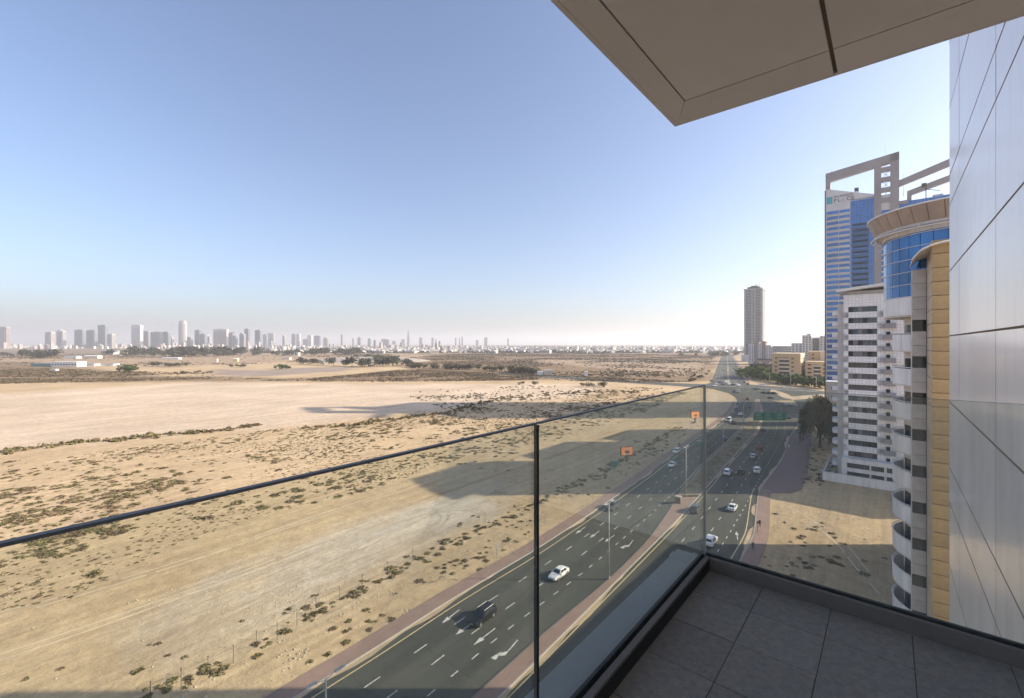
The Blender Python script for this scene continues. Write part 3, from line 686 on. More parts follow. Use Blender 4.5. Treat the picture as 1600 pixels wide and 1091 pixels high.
# --- white slab block with strip windows
B = Bld('white_apartment_block', 'white tiled apartment block with rows of dark strip windows and curved roof canopy', 172, -1)
B.box('front_wall', 'tile_clad', (172.25, 200, -10.7, 12, 0, 56.4))
B.box('side_shadow_block', 'beige_clad', (173, 195, 12.01, 40, 0, 25))  # unseen block, added only to throw shade on the sand lot
B.box('rear_shadow_block', 'beige_clad', (212, 244, -8, 10, 0, 57), (252, 278, -8, 10, 0, 52), (200, 252, -6, 10, 0, 8))  # unseen separate blocks and link, added to cast the shadow bands
rows = [52.5 - 3.42 * k for k in range(14)]
mbw = MB()
sp_top = [56.4] + [z - .82 for z in rows]
sp_me = {}
def clad(z0, z1, b0, b1, name='cladding'):
    return B.box(name, 'tile_clad', (172, 172.24, b0, b1, z0, z1))
clad(rows[0] + .82, 56.4, -10.7, -1.3); 
for k, z in enumerate(rows):
    zlo = rows[k + 1] + .82 if k + 1 < len(rows) else 7.2
    clad(zlo, z - .82, -10.7, -1.3)
clad(rows[-1] - .82, rows[0] + .82, -10.7, -9.52); clad(rows[-1] - .82, rows[0] + .82, -2.6, -1.3)
fr_me = None
wf = MB(); wf.box(.1, .2, -3.46, 3.46, -.82, .82); wf = wf.mesh('window', 'joint_dark')
wp = MB(); wp.box(0, .03, -.53, .53, -.74, .74); wps = [wp.mesh('pane', m_) for m_ in ('window_glass', 'dark_glass', 'window_glass')]
M['blind'] = mat('blind', (.15, .155, .165), .5)
wb = MB(); wb.box(0, .03, -.53, .53, -.74, .74); wps.append(wb.mesh('pane', 'blind'))
for z in rows:
    o = B.mesh(wf, 'window', 172.0, -6.06, z)
    for q in range(6): put(random.choices(wps, (5, 4, 4, 2.5))[0], 'pane', o, (.06, -2.86 + q * 1.144, 0))
# balconies of the right bay
bp = MB(); bp.box(-1.4, -1.25, -1.35, 1.35, -.2, 1.25); bp.box(-1.25, 0, -1.35, 1.35, -.2, -.02); bp.box(-1.25, 0, -1.35, -1.22, -.02, 1.2); bp.box(-1.25, 0, 1.22, 1.35, -.02, 1.2)
bp = bp.mesh('balcony', 'concrete_brown'); bd = MB(); bd.box(-.06, .05, -.45, .45, 0, 2.2); bd = bd.mesh('door', 'dark_glass')
for k in range(15):
    z = 50.2 - 3.42 * k
    if z < 3: break
    B.mesh(bp, 'balcony', 172.24, .3, z); B.mesh(bd, 'door', 172.2, -.1, z)
# left bay with rounded balconies
B.box('left_bay', 'beige_clad', (175, 198, -12.4, -10.72, 0, 54.5))
rb = MB(); pts = [(174.9 - 172, 0), (174.9 - 172, .5), (175.3 - 172, 1.2), (177 - 172, 1.55), (179.5 - 172, 1.5), (180.5 - 172, .9), (180.5 - 172, 0)]
rb.prism(pts, 0, 1.25); rb = rb.mesh('balcony', 'white_clad')
for k in range(16):
    z = 51.0 - 3.42 * k
    if z < 1: break
    B.mesh(rb, 'balcony', 172, -12.4, z)
    o = B.box('window', 'dark_glass', (176, 179.5, -12.47, -12.38, z + 1.25, z + 2.5))
# roof
B.box('roof_parapet', 'white_clad', (171.9, 200.1, -10.8, 12.1, 56.4, 57.0))
mb = MB(); N = 10
for i in range(N + 1):
    f = i / N; b_ = -12.5 + f * 26; z = 58.0 + 1.5 * math.sin(f * math.pi * .55); a_ = 170.6 - 1.2 * math.sin(f * math.pi * .6)
    mb.v += [(a_ - B.a, -(b_ - B.b), z), (198 - B.a, -(b_ - B.b), z + .6), (198 - B.a, -(b_ - B.b), z + 1.1), (a_ - B.a, -(b_ - B.b), z + .8)]
for i in range(N):
    for j in range(4): k = (j + 1) % 4; mb.f.append((4 * i + j, 4 * i + k, 4 * i + 4 + k, 4 * i + 4 + j)); mb.m.append(0)
mb.f += [(0, 1, 2, 3), (4 * N + 3, 4 * N + 2, 4 * N + 1, 4 * N)]; mb.m += [0, 0]
mb.build('roof_canopy', 'white_clad', B.o)
B.box('roof_storey', 'grey_clad', (173, 199, -10, 11, 57.0, 58.2))
B.box('podium', 'white_clad', (168.6, 172.2, -11, 14, 0, 7.0))
for k, (b0, b1) in enumerate(((-9.6, -4.3), (-3.9, -1), (-.4, 4), (5, 12))):
    B.box('podium_window', 'window_dark', (168.5, 168.62, b0, b1, 4.4, 5.8)); B.box('podium_window', 'window_dark', (168.5, 168.62, b0, b1, 1.6, 3.2))
cw = Bld('compound_wall', 'low white compound wall in front of the white tiled apartment block', 166, -15.5, 'wall')
cw.box('wall_run', 'white_clad', (165.9, 166.1, -15.5, 16, 0, 2.6)); cw.box('wall_run', 'white_clad', (166.12, 200, -15.5, -15.3, 0, 2.4))
cw.box('coping', 'grey_clad', (165.84, 166.16, -15.6, 16, 2.6, 2.7))

# --- hotel tower with open concrete roof frame
Hh = Bld('hotel_tower', 'tall blue glass hotel tower with open concrete frames and sign lettering on its roof', 357, -31.7)
AHF = 357.0
def bpx(px, a=AHF):
    m_ = (px - 800) / F; return (m_ * CU * a - SU * a) / (CU + SU * m_)
def zpx(py, px, a=AHF): b_ = bpx(px, a); return Zat(py, CU * a - SU * b_)
b_l, b_g, b_p1, b_p2, b_p3, b_r = -31.7, -18.6, -6.9, -3.46, .76, 4.9
Hh.box('tower_body', 'hotel_white', (AHF + .6, AHF + 34.7, b_l, b_r, 0, 134))
Hh.box('left_wall', 'hotel_white', (AHF, AHF + .59, b_l, b_g, 0, 134.1))
mb = MB(); q = [(0, 0), (0, -(b_g - b_l)), (0, -(b_p1 - b_l))]
yl, yr = 0, -(b_p1 - b_l)          # sloping parapet
mb.hexa([(0, yr, 134.1), (6, yr, 134.1), (6, yl, 134.1), (0, yl, 134.1), (0, yr, 135.4), (6, yr, 135.4), (6, yl, 144), (0, yl, 144)])
mb.build('sloping_parapet', 'hotel_white', Hh.o)
Hh.box('curtain_wall', 'blue_grid', (AHF - .25, AHF + .59, b_g, b_p1, 0, 133.2))
fl = 3.5
wl = MB(); wl.box(-.12, .1, -3.1, 3.1, -1.15, 1.15); wl = wl.mesh('window', 'blue_glass'); wl2 = MB(); wl2.box(-.12, .1, -2.8, 2.8, -1.0, 1.0); wl2 = wl2.mesh('window', 'blue_glass')
sl = MB(); sl.box(-1.0, -.05, -6.0, 6.0, -.18, .18); sl = sl.mesh('sunshade', 'hotel_white')
bx = MB(); bx.box(-.9, 0, -4.2, 4.2, -.12, .12, 0); bx.box(-.86, -.8, -4.1, 4.1, .12, 1.0, 1); bx = bx.mesh('balcony', ['joint_dark', 'blue_glass'])
bd2 = MB(); bd2.box(-.08, .02, -4.0, 4.0, .15, 2.5); bd2 = bd2.mesh('balcony_door', 'dark_glass')
for k in range(36):
    z = 127.6 - k * fl
    if z < 10: break
    Hh.mesh(wl, 'window', AHF, b_l + 3.7, z); Hh.mesh(wl2, 'window', AHF, b_l + 9.9, z)
    Hh.mesh(sl, 'sunshade', AHF, b_l + 6.6, z - 1.3)
    if z < 118:
        Hh.mesh(bx, 'balcony', AHF - .26, b_g + 5.0, z - 1.4); Hh.mesh(bd2, 'balcony_door', AHF - .26, b_g + 5.0, z - 1.4)
Hh.box('pier', 'concrete_brown', (AHF - .5, AHF + 3.0, b_p1, b_p2, 0, 152.6)); Hh.box('pier', 'concrete_brown', (AHF - .5, AHF + 3.0, b_p3, b_r, 0, 158.0))
for z in (149.6, 143.4, 137.0, 130.4): Hh.box('cross_beam', 'concrete_brown', (AHF - .2, AHF + 2.6, b_p2, b_p3, z - 1.3, z + 1.3))
for z in (140.2, 146.5):
    mb = MB(); y0, y1 = -(b_p2 - Hh.b), -(b_p3 - Hh.b)
    mb.tube((1, y0, z - 2), (1, y1, z + 2), .12, n=5); mb.tube((1, y0, z + 2), (1, y1, z - 2), .12, n=5); mb.build('cross_brace', 'pole', Hh.o)
for k in range(34): Hh.box('bay_window', 'blue_glass', (AHF + .3, AHF + .7, b_p2 + .1, b_p3 - .1, 122 - k * fl, 124.4 - k * fl))
y0, y1 = 0.0, -(b_r - b_l)
mb = MB(); mb.hexa([(-.5, y1, 153.6), (3, y1, 153.6), (3, y0, 148.0), (-.5, y0, 148.0), (-.5, y1, 158.6), (3, y1, 158.6), (3, y0, 154), (-.5, y0, 154)]); mb.build('top_beam', 'concrete_brown', Hh.o)
Hh.box('frame_post', 'concrete_brown', (AHF - .48, AHF + 2.9, b_l + .02, b_l + 2.6, 143.9, 150.2))
for a_, b_, z0, z1 in ((AHF + 1, b_l + .3, 150, 163), (AHF + 1, b_p2 + 2.2, 128, 166), (AHF + 1, b_l + 3, 154, 157), (AHF + 4, b_r + 2, 132, 146)):
    mb = MB(); mb.tube((a_ - Hh.a, -(b_ - Hh.b), z0), (a_ - Hh.a, -(b_ - Hh.b), z1), .16, .08, n=6); mb.build('mast', 'pole', Hh.o)
Hh.box('left_edge_fin', 'dark_metal', (AHF - .4, AHF + 1.2, b_l - .5, b_l - .01, 0, 143))
# right wing with its own frame
Hh.box('wing_body', 'hotel_white', (AHF + 1.2, AHF + 33, b_r + .01, 34, 0, 124))
Hh.box('wing_glass', 'blue_grid', (AHF + .6, AHF + 1.19, b_r + .01, 34, 0, 128))
yq = [-(b - Hh.b) for b in (b_r, 30)]
mb = MB(); mb.hexa([(0, yq[1], 145.5), (3, yq[1], 145.5), (3, yq[0], 137.6), (0, yq[0], 137.6), (0, yq[1], 149.5), (3, yq[1], 149.5), (3, yq[0], 141.2), (0, yq[0], 141.2)]); mb.build('wing_beam', 'concrete_brown', Hh.o)
yq = [-(b - Hh.b) for b in (8.6, 30)]
mb = MB(); mb.hexa([(4, yq[1], 137.6), (7, yq[1], 137.6), (7, yq[0], 131.8), (4, yq[0], 131.8), (4, yq[1], 141), (7, yq[1], 141), (7, yq[0], 134.8), (4, yq[0], 134.8)]); mb.build('wing_beam', 'concrete_brown', Hh.o)
Hh.box('frame_post', 'concrete_brown', (AHF + 4.02, AHF + 6.9, 8.6, 10.6, 120, 133)); Hh.box('cross_beam', 'concrete_brown', (AHF + .2, AHF + 2.5, b_r + .01, 9, 126.5, 128.6))
for b_, z in ((16, 129), (20, 130.5), (24, 129.5)): Hh.box('roof_plant', 'hotel_white', (AHF + 6, AHF + 14, b_, b_ + 4.5, 124, z))
for (b_, z) in ((-14.8, 138), (17, 133.5)):
    mb = MB(); yy = -(b_ - Hh.b); mb.tube((4, yy, z - 5), (4, yy, z + 2.5), .25, n=6); mb.box(3.2, 4.8, yy - .2, yy + 2.0, z + 2, z + 4.2); mb.tube((4, yy, z + .5), (4, yy - 6, z - 1.6), .18, n=6); mb.build('roof_crane', 'dark_metal', Hh.o)
def text(s, size, parent, loc, rot, material, name='letter', ext=.05, align='LEFT'):
    cu = bpy.data.curves.new(name, 'FONT'); cu.body = s; cu.size = size; cu.extrude = ext; cu.align_x = align
    tmp = bpy.data.objects.new(name, cu); COL.objects.link(tmp); bpy.context.view_layer.update()
    me = bpy.data.meshes.new_from_object(tmp.evaluated_get(bpy.context.evaluated_depsgraph_get())); bpy.data.objects.remove(tmp); me.materials.clear(); me.materials.append(M[material])
    o = bpy.data.objects.new(name, me); COL.objects.link(o); o.parent = parent; o.location = loc; o.rotation_euler = rot; return o
ty = -(b_l + 4.2 - Hh.b)
text('MILLENNIUM', 1.75, Hh.o, (-.1, ty, 137.2), (R(90), 0, R(-90)), 'letter')
cur = ty
for ch, dx in (('P', 2.2), ('L', 2.0), ('\u2227', 2.6), ('C', 2.4), ('E', 0)):
    text(ch, 3.4 if ch != '\u2227' else 2.2, Hh.o, (-.1, cur, 134.2), (R(90), 0, R(-90)), 'letter'); cur -= dx
Hh.box('sign_panel', 'teal', (AHF - .12, AHF - .01, b_l + .6, b_l + 3.6, 133.6, 138.2))
Hh.box('sign_wall', 'hotel_white', (AHF + .0, AHF + .5, b_g, b_g + .01, 133.4, 134))

# --- small cream house behind the tree
cb = Bld('cream_service_block', 'plain cream service building with paired small windows beside the dark tree', *((lambda X, Y: (SU * X + CU * Y, CU * X - SU * Y))(163.0, 230.0)))
cb.box('wall', 'cream_wall', (cb.a, cb.a + 9, cb.b, cb.b + 9, 0, 21.9)); cb.box('roof_edge', 'white_clad', (cb.a - .15, cb.a + 9.1, cb.b - .15, cb.b + 9.1, 21.9, 22.4))
for z in (18.8, 14.2, 9.6, 5):
    for q in (2.3, 3.6): cb.box('window', 'window_dark', (cb.a - .05, cb.a + .1, cb.b + q, cb.b + q + .7, z, z + .8))

# --- generic blocks further off
def windows(bld, a, b0, b1, z0, z1, nb, nz_, wf_=.55, hf=.45, face='front', m_='window_dark'):
    db, dz = (b1 - b0) / nb, (z1 - z0) / nz_
    mb = MB()
    if face == 'front': mb.box(-.06, .1, -db * wf_ / 2, db * wf_ / 2, -dz * hf / 2, dz * hf / 2)
    else: mb.box(-db * wf_ / 2, db * wf_ / 2, -.1, .06, -dz * hf / 2, dz * hf / 2)
    me = mb.mesh('window', m_)
    for i in range(nb):
        for j in range(nz_):
            if face == 'front': bld.mesh(me, 'window', a, b0 + (i + .5) * db, z0 + (j + .5) * dz)
            else: bld.mesh(me, 'window', b0 + (i + .5) * db, a, z0 + (j + .5) * dz)
E = Bld('tan_apartment_house', 'tan five storey apartment house behind the green hedge, left half', 603, -106)
E.box('wall', 'tan_wall', (603, 640, -106, -77.4, 0, 29.8)); E.box('roof', 'tan_light', (602.8, 640.2, -106.2, -77.2, 29.8, 30.6)); E.box('sunlit_side_face', 'tan_light', (603.4, 640, -77.38, -77.0, 0, 29.7))  # right face in lighter tan, its sunlight put into the colour
E.box('recess_shade', 'window_dark', (602.9, 603.1, -98.5, -88.5, 3, 25.5))  # flat dark sheet, the shade behind the balconies put into colour
for k in range(5): E.box('balcony', 'tan_light', (602, 603.2, -98.5, -88.5, 4.5 + k * 4.6, 6.2 + k * 4.6))
windows(E, 603, -104, -99.5, 3, 27, 1, 5, .5, .4); windows(E, 603, -88, -82, 3, 27, 1, 5, .4, .35); windows(E, -77.0, 606, 638, 3, 27, 5, 5, .4, .4, 'side')
E2 = Bld('tan_apartment_house', 'lower tan apartment house behind the hedge, beside the hotel tower', 607, -72.9)
E2.box('wall', 'tan_wall', (607, 636, -72.9, -50, 0, 20.8)); E2.box('roof', 'tan_light', (606.8, 636.2, -73.1, -49.8, 20.8, 21.6)); E2.box('rear_block', 'tan_wall', (640, 665, -74, -44, 0, 32)); E2.box('rear_roof', 'tan_light', (639.8, 665, -74.2, -43.8, 32, 32.8)); E2.box('stair_tower', 'tan_light', (638, 639.9, -62, -57, 0, 33))
windows(E2, 607, -72, -66, 2, 20, 1, 4, .6, .4); E2.box('recess_shade', 'window_dark', (606.9, 607.1, -65, -58.5, 2, 18))  # dark sheet on the front paints the shade of a balcony recess
for k in range(4): E2.box('balcony', 'tan_light', (606.2, 607.2, -65, -58.5, 3 + k * 4.3, 4.4 + k * 4.3))
windows(E2, 607, -57.5, -51, 2, 20, 1, 4, .6, .4); windows(E2, 640, -73, -50, 22, 31, 3, 2, .3, .4)
FB = Bld('white_midrise_block', 'stepped white mid-rise block with dark window columns above the tan houses', 941, -128)
for b0, b1, h, a_ in ((-135, -118, 43, 944), (-118, -104, 57, 941), (-104, -92, 53, 946), (-92, -78, 56, 942), (-78, -60, 48, 946)):
    FB.box('wall', 'far_white', (a_, a_ + 25, b0, b1 - .02, 0, h)); windows(FB, a_, b0, b1, 6, h - 2, 3, 12, .55, .5)
FB.box('glass_bay', 'window_dark', (945.7, 946.2, -102.5, -94, 4, 51)); FB.box('roof_house', 'far_white', (948, 955, -112, -106, 57, 60))
F2 = Bld('white_and_brown_block', 'white and brown apartment block at the foot of the tall grey tower', 997, -217)
for b0, b1, h, m_ in ((-217, -207, 41, 'far_white'), (-207, -200, 45, 'far_brown'), (-200, -193, 43, 'far_white'), (-193, -186, 45, 'far_brown'), (-186, -177, 39, 'far_white')):
    F2.box('wall', m_, (997, 1020, b0, b1 - .02, 0, h)); windows(F2, 997, b0, b1, 4, h - 2, 2, 11, .5, .5)
F2.box('roof_edge', 'far_brown', (995, 1010, -205, -184, 45.05, 46.4))
F3 = Bld('low_white_offices', 'long low white office block with dark window bands between two taller blocks', 1000, -176)
F3.box('wall', 'far_white', (1000, 1025, -176.5, -128, 0, 37))
for k in range(9): F3.box('window_band', 'window_dark', (999.8, 1000.1, -174, -130, 3 + k * 3.9, 5 + k * 3.9))
PB = Bld('dark_shop_row', 'dark low row of shops with pale signs under the white and brown block', 831, -172)
PB.box('wall', 'far_brown', (831, 860, -172, -142, 0, 14)); PB.box('upper_storey', 'window_dark', (834, 858, -168, -146, 14, 17))
windows(PB, 831, -172, -142, 5, 13, 6, 2, .7, .45)
for b_ in (-165, -150): PB.box('sign_board', 'far_white', (830.6, 830.95, b_, b_ + 5, 9.5, 11.5))
M['tower_grey'] = mat('tower_grey', (.28, .285, .30), .8, scale=.1)
D = Bld('grey_tower', 'lone tall grey residential tower with stacked balcony slabs beside the road', 1143, -258)
D.box('core', 'window_glass', (1144, 1178, -256.5, -221.5, 0, 166))
mbs = [(1143, 1179, -257.5 + .6 * (k % 2), -220.5 - .6 * (k % 2), 10 + k * 3.5, 11.3 + k * 3.5) for k in range(45)]
D.box('balcony_slabs', 'tower_grey', *mbs)
for b0, b1 in ((-258, -254), (-243, -240), (-237, -234), (-224, -220)): D.box('pier', 'tower_grey', (1142.6, 1144.1, b0, b1, 0, 166.5))
D.box('side_pier', 'tower_grey', (1150, 1158, -220.4, -219.6, 0, 166)); D.box('roof_parapet', 'tower_grey', (1142, 1180, -258.6, -219.4, 166.6, 169.5))
D.box('roof_plant', 'dark_metal', (1148, 1172, -252, -226, 169.5, 174), (1154, 1166, -246, -233, 174, 177)); D.box('podium', 'far_white', (1135, 1142.5, -262, -215, 0, 16))
mb = MB(); mb.tube((20, -14, 175), (20, -30, 180), .5, n=5); mb.tube((20, -20, 174), (20, -20, 182), .6, n=5); mb.build('roof_crane', 'dark_metal', D.o)
D.o['label'] = 'lone tall grey residential tower with stacked balcony slabs beside the road'

# ------------------------------------------------------------------ far skyline and town
SKY_COL = {'glass': (.18, .215, .24), 'pale': (.44, .405, .37), 'white': (.54, .51, .49), 'grey': (.28, .28, .29), 'rose': (.36, .30, .28), 'dark': (.15, .165, .195)}
for k, c in SKY_COL.items(): M['sky_' + k] = mat('sky_' + k, c, .7, var=.05, scale=.02)
M['sky_win'] = mat('sky_win', (.09, .105, .125), .3, var=.1, scale=.02)
def tower(x0, x1, ytop, d, col, label, style='slab', hbase=0):
    X0, X1 = (x0 - 800) / F * d, (x1 - 800) / F * d; wd = X1 - X0; h = Zat(ytop, d); dp = min(wd, 42) * .8
    o = thing('skyline_tower', label, 'tower', ((X0 + X1) / 2, d + dp / 2, 0), 0, 'towers of the far skyline')
    mb = MB(); hw, hd = wd / 2, dp / 2
    if style == 'round':
        pts = [(hw * math.cos(t_ * math.pi / 8), hd * math.sin(t_ * math.pi / 8)) for t_ in range(16)]
        mb.prism(pts, 0, h * .92); mb.prism([(p[0] * .8, p[1] * .8) for p in pts], h * .92, h)
    elif style == 'spire':
        for f, a, b in ((1, 0, .6), (.75, .6, .85), (.4, .85, .95), (.12, .95, 1.06)): mb.box(-hw * f, hw * f, -hd * f, hd * f, h * a, h * b)
    elif style == 'step':
        mb.box(-hw, hw * .1, -hd, hd, 0, h); mb.box(hw * .1, hw, -hd * .9, hd, 0, h * .82)
    else:
        mb.box(-hw, hw, -hd, hd, 0, h)
    mb.build('body', 'sky_' + col, o)
    if style in ('slab', 'grid', 'round', 'step'):
        wb = MB(); n = max(4, int(h / 9)); nc = max(2, int(wd / 9)) if style == 'grid' else 1
        e = .4 if style != 'round' else .5; top = h * (.9 if style != 'slab' else .97)
        for j in range(n):
            z = 8 + (top - 10) * j / n
            for c_ in range(nc):
                xa, xb = -hw * .9 + c_ * (1.8 * hw / nc), -hw * .9 + (c_ + .8) * (1.8 * hw / nc)
                if style == 'step' : xb = min(xb, hw * .05)
                if style == 'round': wb.prism([(hw * 1.01 * math.cos(t_ * math.pi / 8), hd * 1.01 * math.sin(t_ * math.pi / 8)) for t_ in range(16)], z, z + (top - 10) / n * .4)
                else: wb.box(xa, xb, -hd - e, -hd + e, z, z + (top - 10) / n * .5)
            if style == 'slab': wb.box(hw - e, hw + e, -hd * .9, hd * .9, z, z + (top - 10) / n * .5)
        p = wb.build('window_bands', 'sky_win' if col != 'white' else 'sky_grey', o)
    rf = MB(); rf.box(-hw * .5, hw * .4, -hd * .4, hd * .4, h, h + 4)
    if style in ('slab', 'grid', 'step'): rf.build('roof_house', 'sky_' + col, o)
    r_ = random.random()
    if r_ < .35: am = MB(); am.tube((hw * .2, 0, h), (hw * .2, 0, h + random.uniform(12, 30)), 1.6, .8, 5); am.build('mast', 'sky_grey', o)
    elif r_ < .6 and style == 'slab': am = MB(); am.box(-hw * .8, hw * .2, -hd * .8, hd * .8, h, h + random.uniform(6, 14)); am.build('crown', 'sky_' + col, o)
    return o
def ordn(i): return f"{i}{'th' if 10 <= i % 100 <= 20 else {1: 'st', 2: 'nd', 3: 'rd'}.get(i % 10, 'th')}"
T = [(-6, 10, 511, 'rose', 'slab'), (70, 80, 519, 'pale', 'slab'), (88, 98, 517, 'pale', 'slab'), (116, 129, 515.5, 'glass', 'slab'), (134.5, 147.5, 516, 'glass', 'slab'), (152.5, 164.5, 508, 'glass', 'slab'), (167, 175, 522, 'pale', 'slab'),
     (205, 219, 508, 'white', 'grid'), (219.5, 232, 518, 'grey', 'slab'), (235, 250, 519, 'glass', 'slab'), (251, 263, 519, 'glass', 'slab'), (264, 269, 527, 'pale', 'slab'), (277, 289.5, 501, 'white', 'round'), (290, 298, 527, 'grey', 'slab'), (304, 311.5, 516, 'dark', 'slab'), (312, 320, 522, 'glass', 'slab'), (320.5, 327, 522, 'grey', 'step'),
     (333, 354, 514.5, 'pale', 'grid'), (357, 368, 520, 'dark', 'step'), (374, 381, 522, 'grey', 'slab'), (381.5, 388, 514, 'dark', 'slab'), (398, 406.5, 516, 'glass', 'slab'), (410.5, 416.5, 523, 'glass', 'slab'), (417, 427.5, 521, 'pale', 'slab'), (441, 445, 525, 'pale', 'slab'), (455.5, 461, 522, 'dark', 'slab'), (462, 468, 522, 'white', 'slab'), (473, 482, 530, 'grey', 'slab'), (480, 486.5, 524, 'white', 'slab'), (490.5, 499.5, 525, 'dark', 'slab'), (505, 512, 529, 'rose', 'slab'), (532.5, 535, 523, 'grey', 'slab'), (550.5, 552.5, 529, 'grey', 'slab'), (558.5, 563, 527.5, 'glass', 'slab'), (574.5, 579, 529, 'grey', 'slab'), (595.5, 607.5, 530.5, 'glass', 'slab'), (612.5, 618, 533, 'grey', 'slab'), (627, 632.5, 530, 'pale', 'slab'), (636, 639.5, 515.5, 'glass', 'spire'), (655, 659.5, 527.5, 'grey', 'slab'), (674, 677.5, 528, 'grey', 'slab'), (680, 682, 530, 'grey', 'slab'), (711, 713, 528, 'glass', 'slab'), (717, 719, 526.5, 'glass', 'spire'), (721, 723.2, 527, 'glass', 'slab'), (743.5, 747.5, 532, 'grey', 'slab'), (756.5, 761.5, 527.5, 'glass', 'slab'), (792.5, 795, 529, 'grey', 'slab')]
WORD = {'rose': 'rosy', 'pale': 'cream', 'glass': 'grey-green glass', 'white': 'white', 'grey': 'grey', 'dark': 'dark blue-grey'}
for i, (x0, x1, yt, c, st) in enumerate(T):
    extra = {'round': 'cylindrical white tower with stepped top, tallest of the left skyline', 'grid': WORD[c] + ' tower with a bold window grid', 'spire': 'slim hazy spire tower'}.get(st, WORD[c] + ' slab tower')
    lab = f"{extra}, {ordn(i + 1)} tower from the left in the skyline"
    if st == 'round': lab = extra
    tower(x0, x1, yt, 3900 + (i % 3) * 120 if x0 < 400 else (5200 + (i % 4) * 150 if x0 < 600 else 6600 + (i % 3) * 150), c, lab, st)
# lower blocks between the towers: one by one where they show largest
hm = []
for c, (w_, d_, h_) in zip(('pale', 'white', 'rose', 'grey', 'white', 'pale'), ((26, 18, 30), (34, 20, 22), (24, 20, 44), (20, 16, 56), (18, 14, 9), (30, 16, 12))):
    mb = MB(); mb.box(-w_ / 2, w_ / 2, -d_ / 2, d_ / 2, 0, h_); mb.box(-w_ * .2, w_ * .15, -d_ * .2, d_ * .2, h_, h_ + 3)
    k_ = max(1, int(h_ / 8))
    for j in range(k_): mb.box(-w_ * .42, w_ * .42, -d_ / 2 - .3, -d_ / 2 + .2, 3 + j * (h_ - 4) / k_, 3 + (j + .45) * (h_ - 4) / k_, 1)
    hm.append(mb.mesh('far_block', ['sky_' + c, 'sky_win']))
for i in range(150):
    px = random.uniform(-40, 470) if i < 105 else random.uniform(450, 700); d = random.uniform(3300, 4600)
    me = hm[random.choices(range(4), (4, 4, 3, 2))[0]]; o = put(me, 'far_block', None, ((px - 800) / F * d, d, 0), random.uniform(-.3, .3)); o.scale = (random.uniform(.35, .95), 1, random.uniform(.5, 1.25))
    tag(o, 'hazy low apartment block crowded between the skyline towers', 'building', 'apartment blocks at the foot of the far skyline')
for i in range(280):
    d = 1 / random.uniform(1 / 5200, 1 / 1900); px = random.uniform(430, 1120) if d > 2300 else random.uniform(560, 1110)
    me = hm[random.choice((4, 4, 5))]; o = put(me, 'far_house', None, ((px - 800) / F * d, d, 0), random.uniform(-.6, .6)); s_ = random.uniform(.7, 1.6); o.scale = (s_, s_, random.uniform(.8, 1.3))
    tag(o, 'small pale house in the hazy town below the horizon', 'house', 'houses of the far town')
# the rest of the town and its trees as one mass each
n = 5200; d = 1 / RNG.uniform(1 / 9000, 1 / 2050, n); px = RNG.uniform(420, 1200, n); px = np.where(d > 3800, RNG.uniform(-200, 1300, n), px)
bx = (px - 800) / F * d; w_ = RNG.uniform(5, 13, n); h_ = RNG.uniform(4, 11, n) * np.where(RNG.random(n) < .05, 2.5, 1)
cube = np.array([(-1, -1, 0), (1, -1, 0), (1, 1, 0), (-1, 1, 0), (-1, -1, 1), (1, -1, 1), (1, 1, 1), (-1, 1, 1)], float)
cf = np.array([(4, 5, 6, 7), (0, 1, 5, 4), (1, 2, 6, 5), (2, 3, 7, 6), (3, 0, 4, 7)])
def masses(name, base, faces, pos, sc, material):
    V = base[None] * sc[:, None, :] + pos[:, None, :]; k = len(base)
    Fq = faces[None] + (np.arange(len(pos)) * k)[:, None, None]
    return np_mesh(name, V.reshape(-1, 3), Fq.reshape(-1, faces.shape[1]), material)
m, t, p = new_mat('far_town'); geo = t.nodes.new("ShaderNodeNewGeometry"); rr = t.nodes.new("ShaderNodeValToRGB"); rr.color_ramp.elements[0].color = (.20, .17, .15, 1); rr.color_ramp.elements[1].color = (.58, .55, .53, 1)
lnk(t, geo.outputs['Random Per Island'], rr.inputs[0]); lnk(t, rr.outputs[0], p.inputs['Base Color'])
o = put(masses('far_town', cube, cf, np.stack([bx, d, 0 * d], 1), np.stack([w_, w_ * .8, h_], 1), m), 'far_town'); o['kind'] = 'stuff'; o['label'] = 'hazy pale mass of far town houses on the horizon'
M['leaf_far'] = foliage('leaf_far', (.035, .045, .025), (.075, .08, .045), .02)
def blob(n, seed, squash=1.0, jitter=.35):
    r = np.random.default_rng(seed); P = r.normal(size=(n, 3)); P /= np.linalg.norm(P, axis=1)[:, None]; P *= (r.random(n) ** .4)[:, None]; P[:, 2] = np.abs(P[:, 2]) * squash
    V = []; Fq = []
    for i, c in enumerate(P):
        a = r.normal(size=3); a /= np.linalg.norm(a); b = np.cross(a, r.normal(size=3)); b /= np.linalg.norm(b); s = jitter * r.uniform(.6, 1.3)
        V += [c - a * s - b * s * .8, c + a * s - b * s * .6, c + a * s * .8 + b * s, c - a * s * .7 + b * s * .7]; Fq.append((4 * i, 4 * i + 1, 4 * i + 2, 4 * i + 3))
    return np.array(V), np.array(Fq)
n = 4200; d = 1 / RNG.uniform(1 / 8500, 1 / 1950, n); px = np.where(RNG.random(n) < .6, RNG.uniform(780, 1165, n), RNG.uniform(400, 900, n)); bv, bf = blob(9, 3, .8, .45)
s_ = RNG.uniform(5, 11, n); o = put(masses('far_trees', bv, bf, np.stack([(px - 800) / F * d, d, 0 * d], 1), np.stack([s_ * 1.4, s_, s_], 1), M['leaf_far']), 'far_trees'); o['kind'] = 'stuff'; o['label'] = 'dark hazy tree cover among the far town houses'

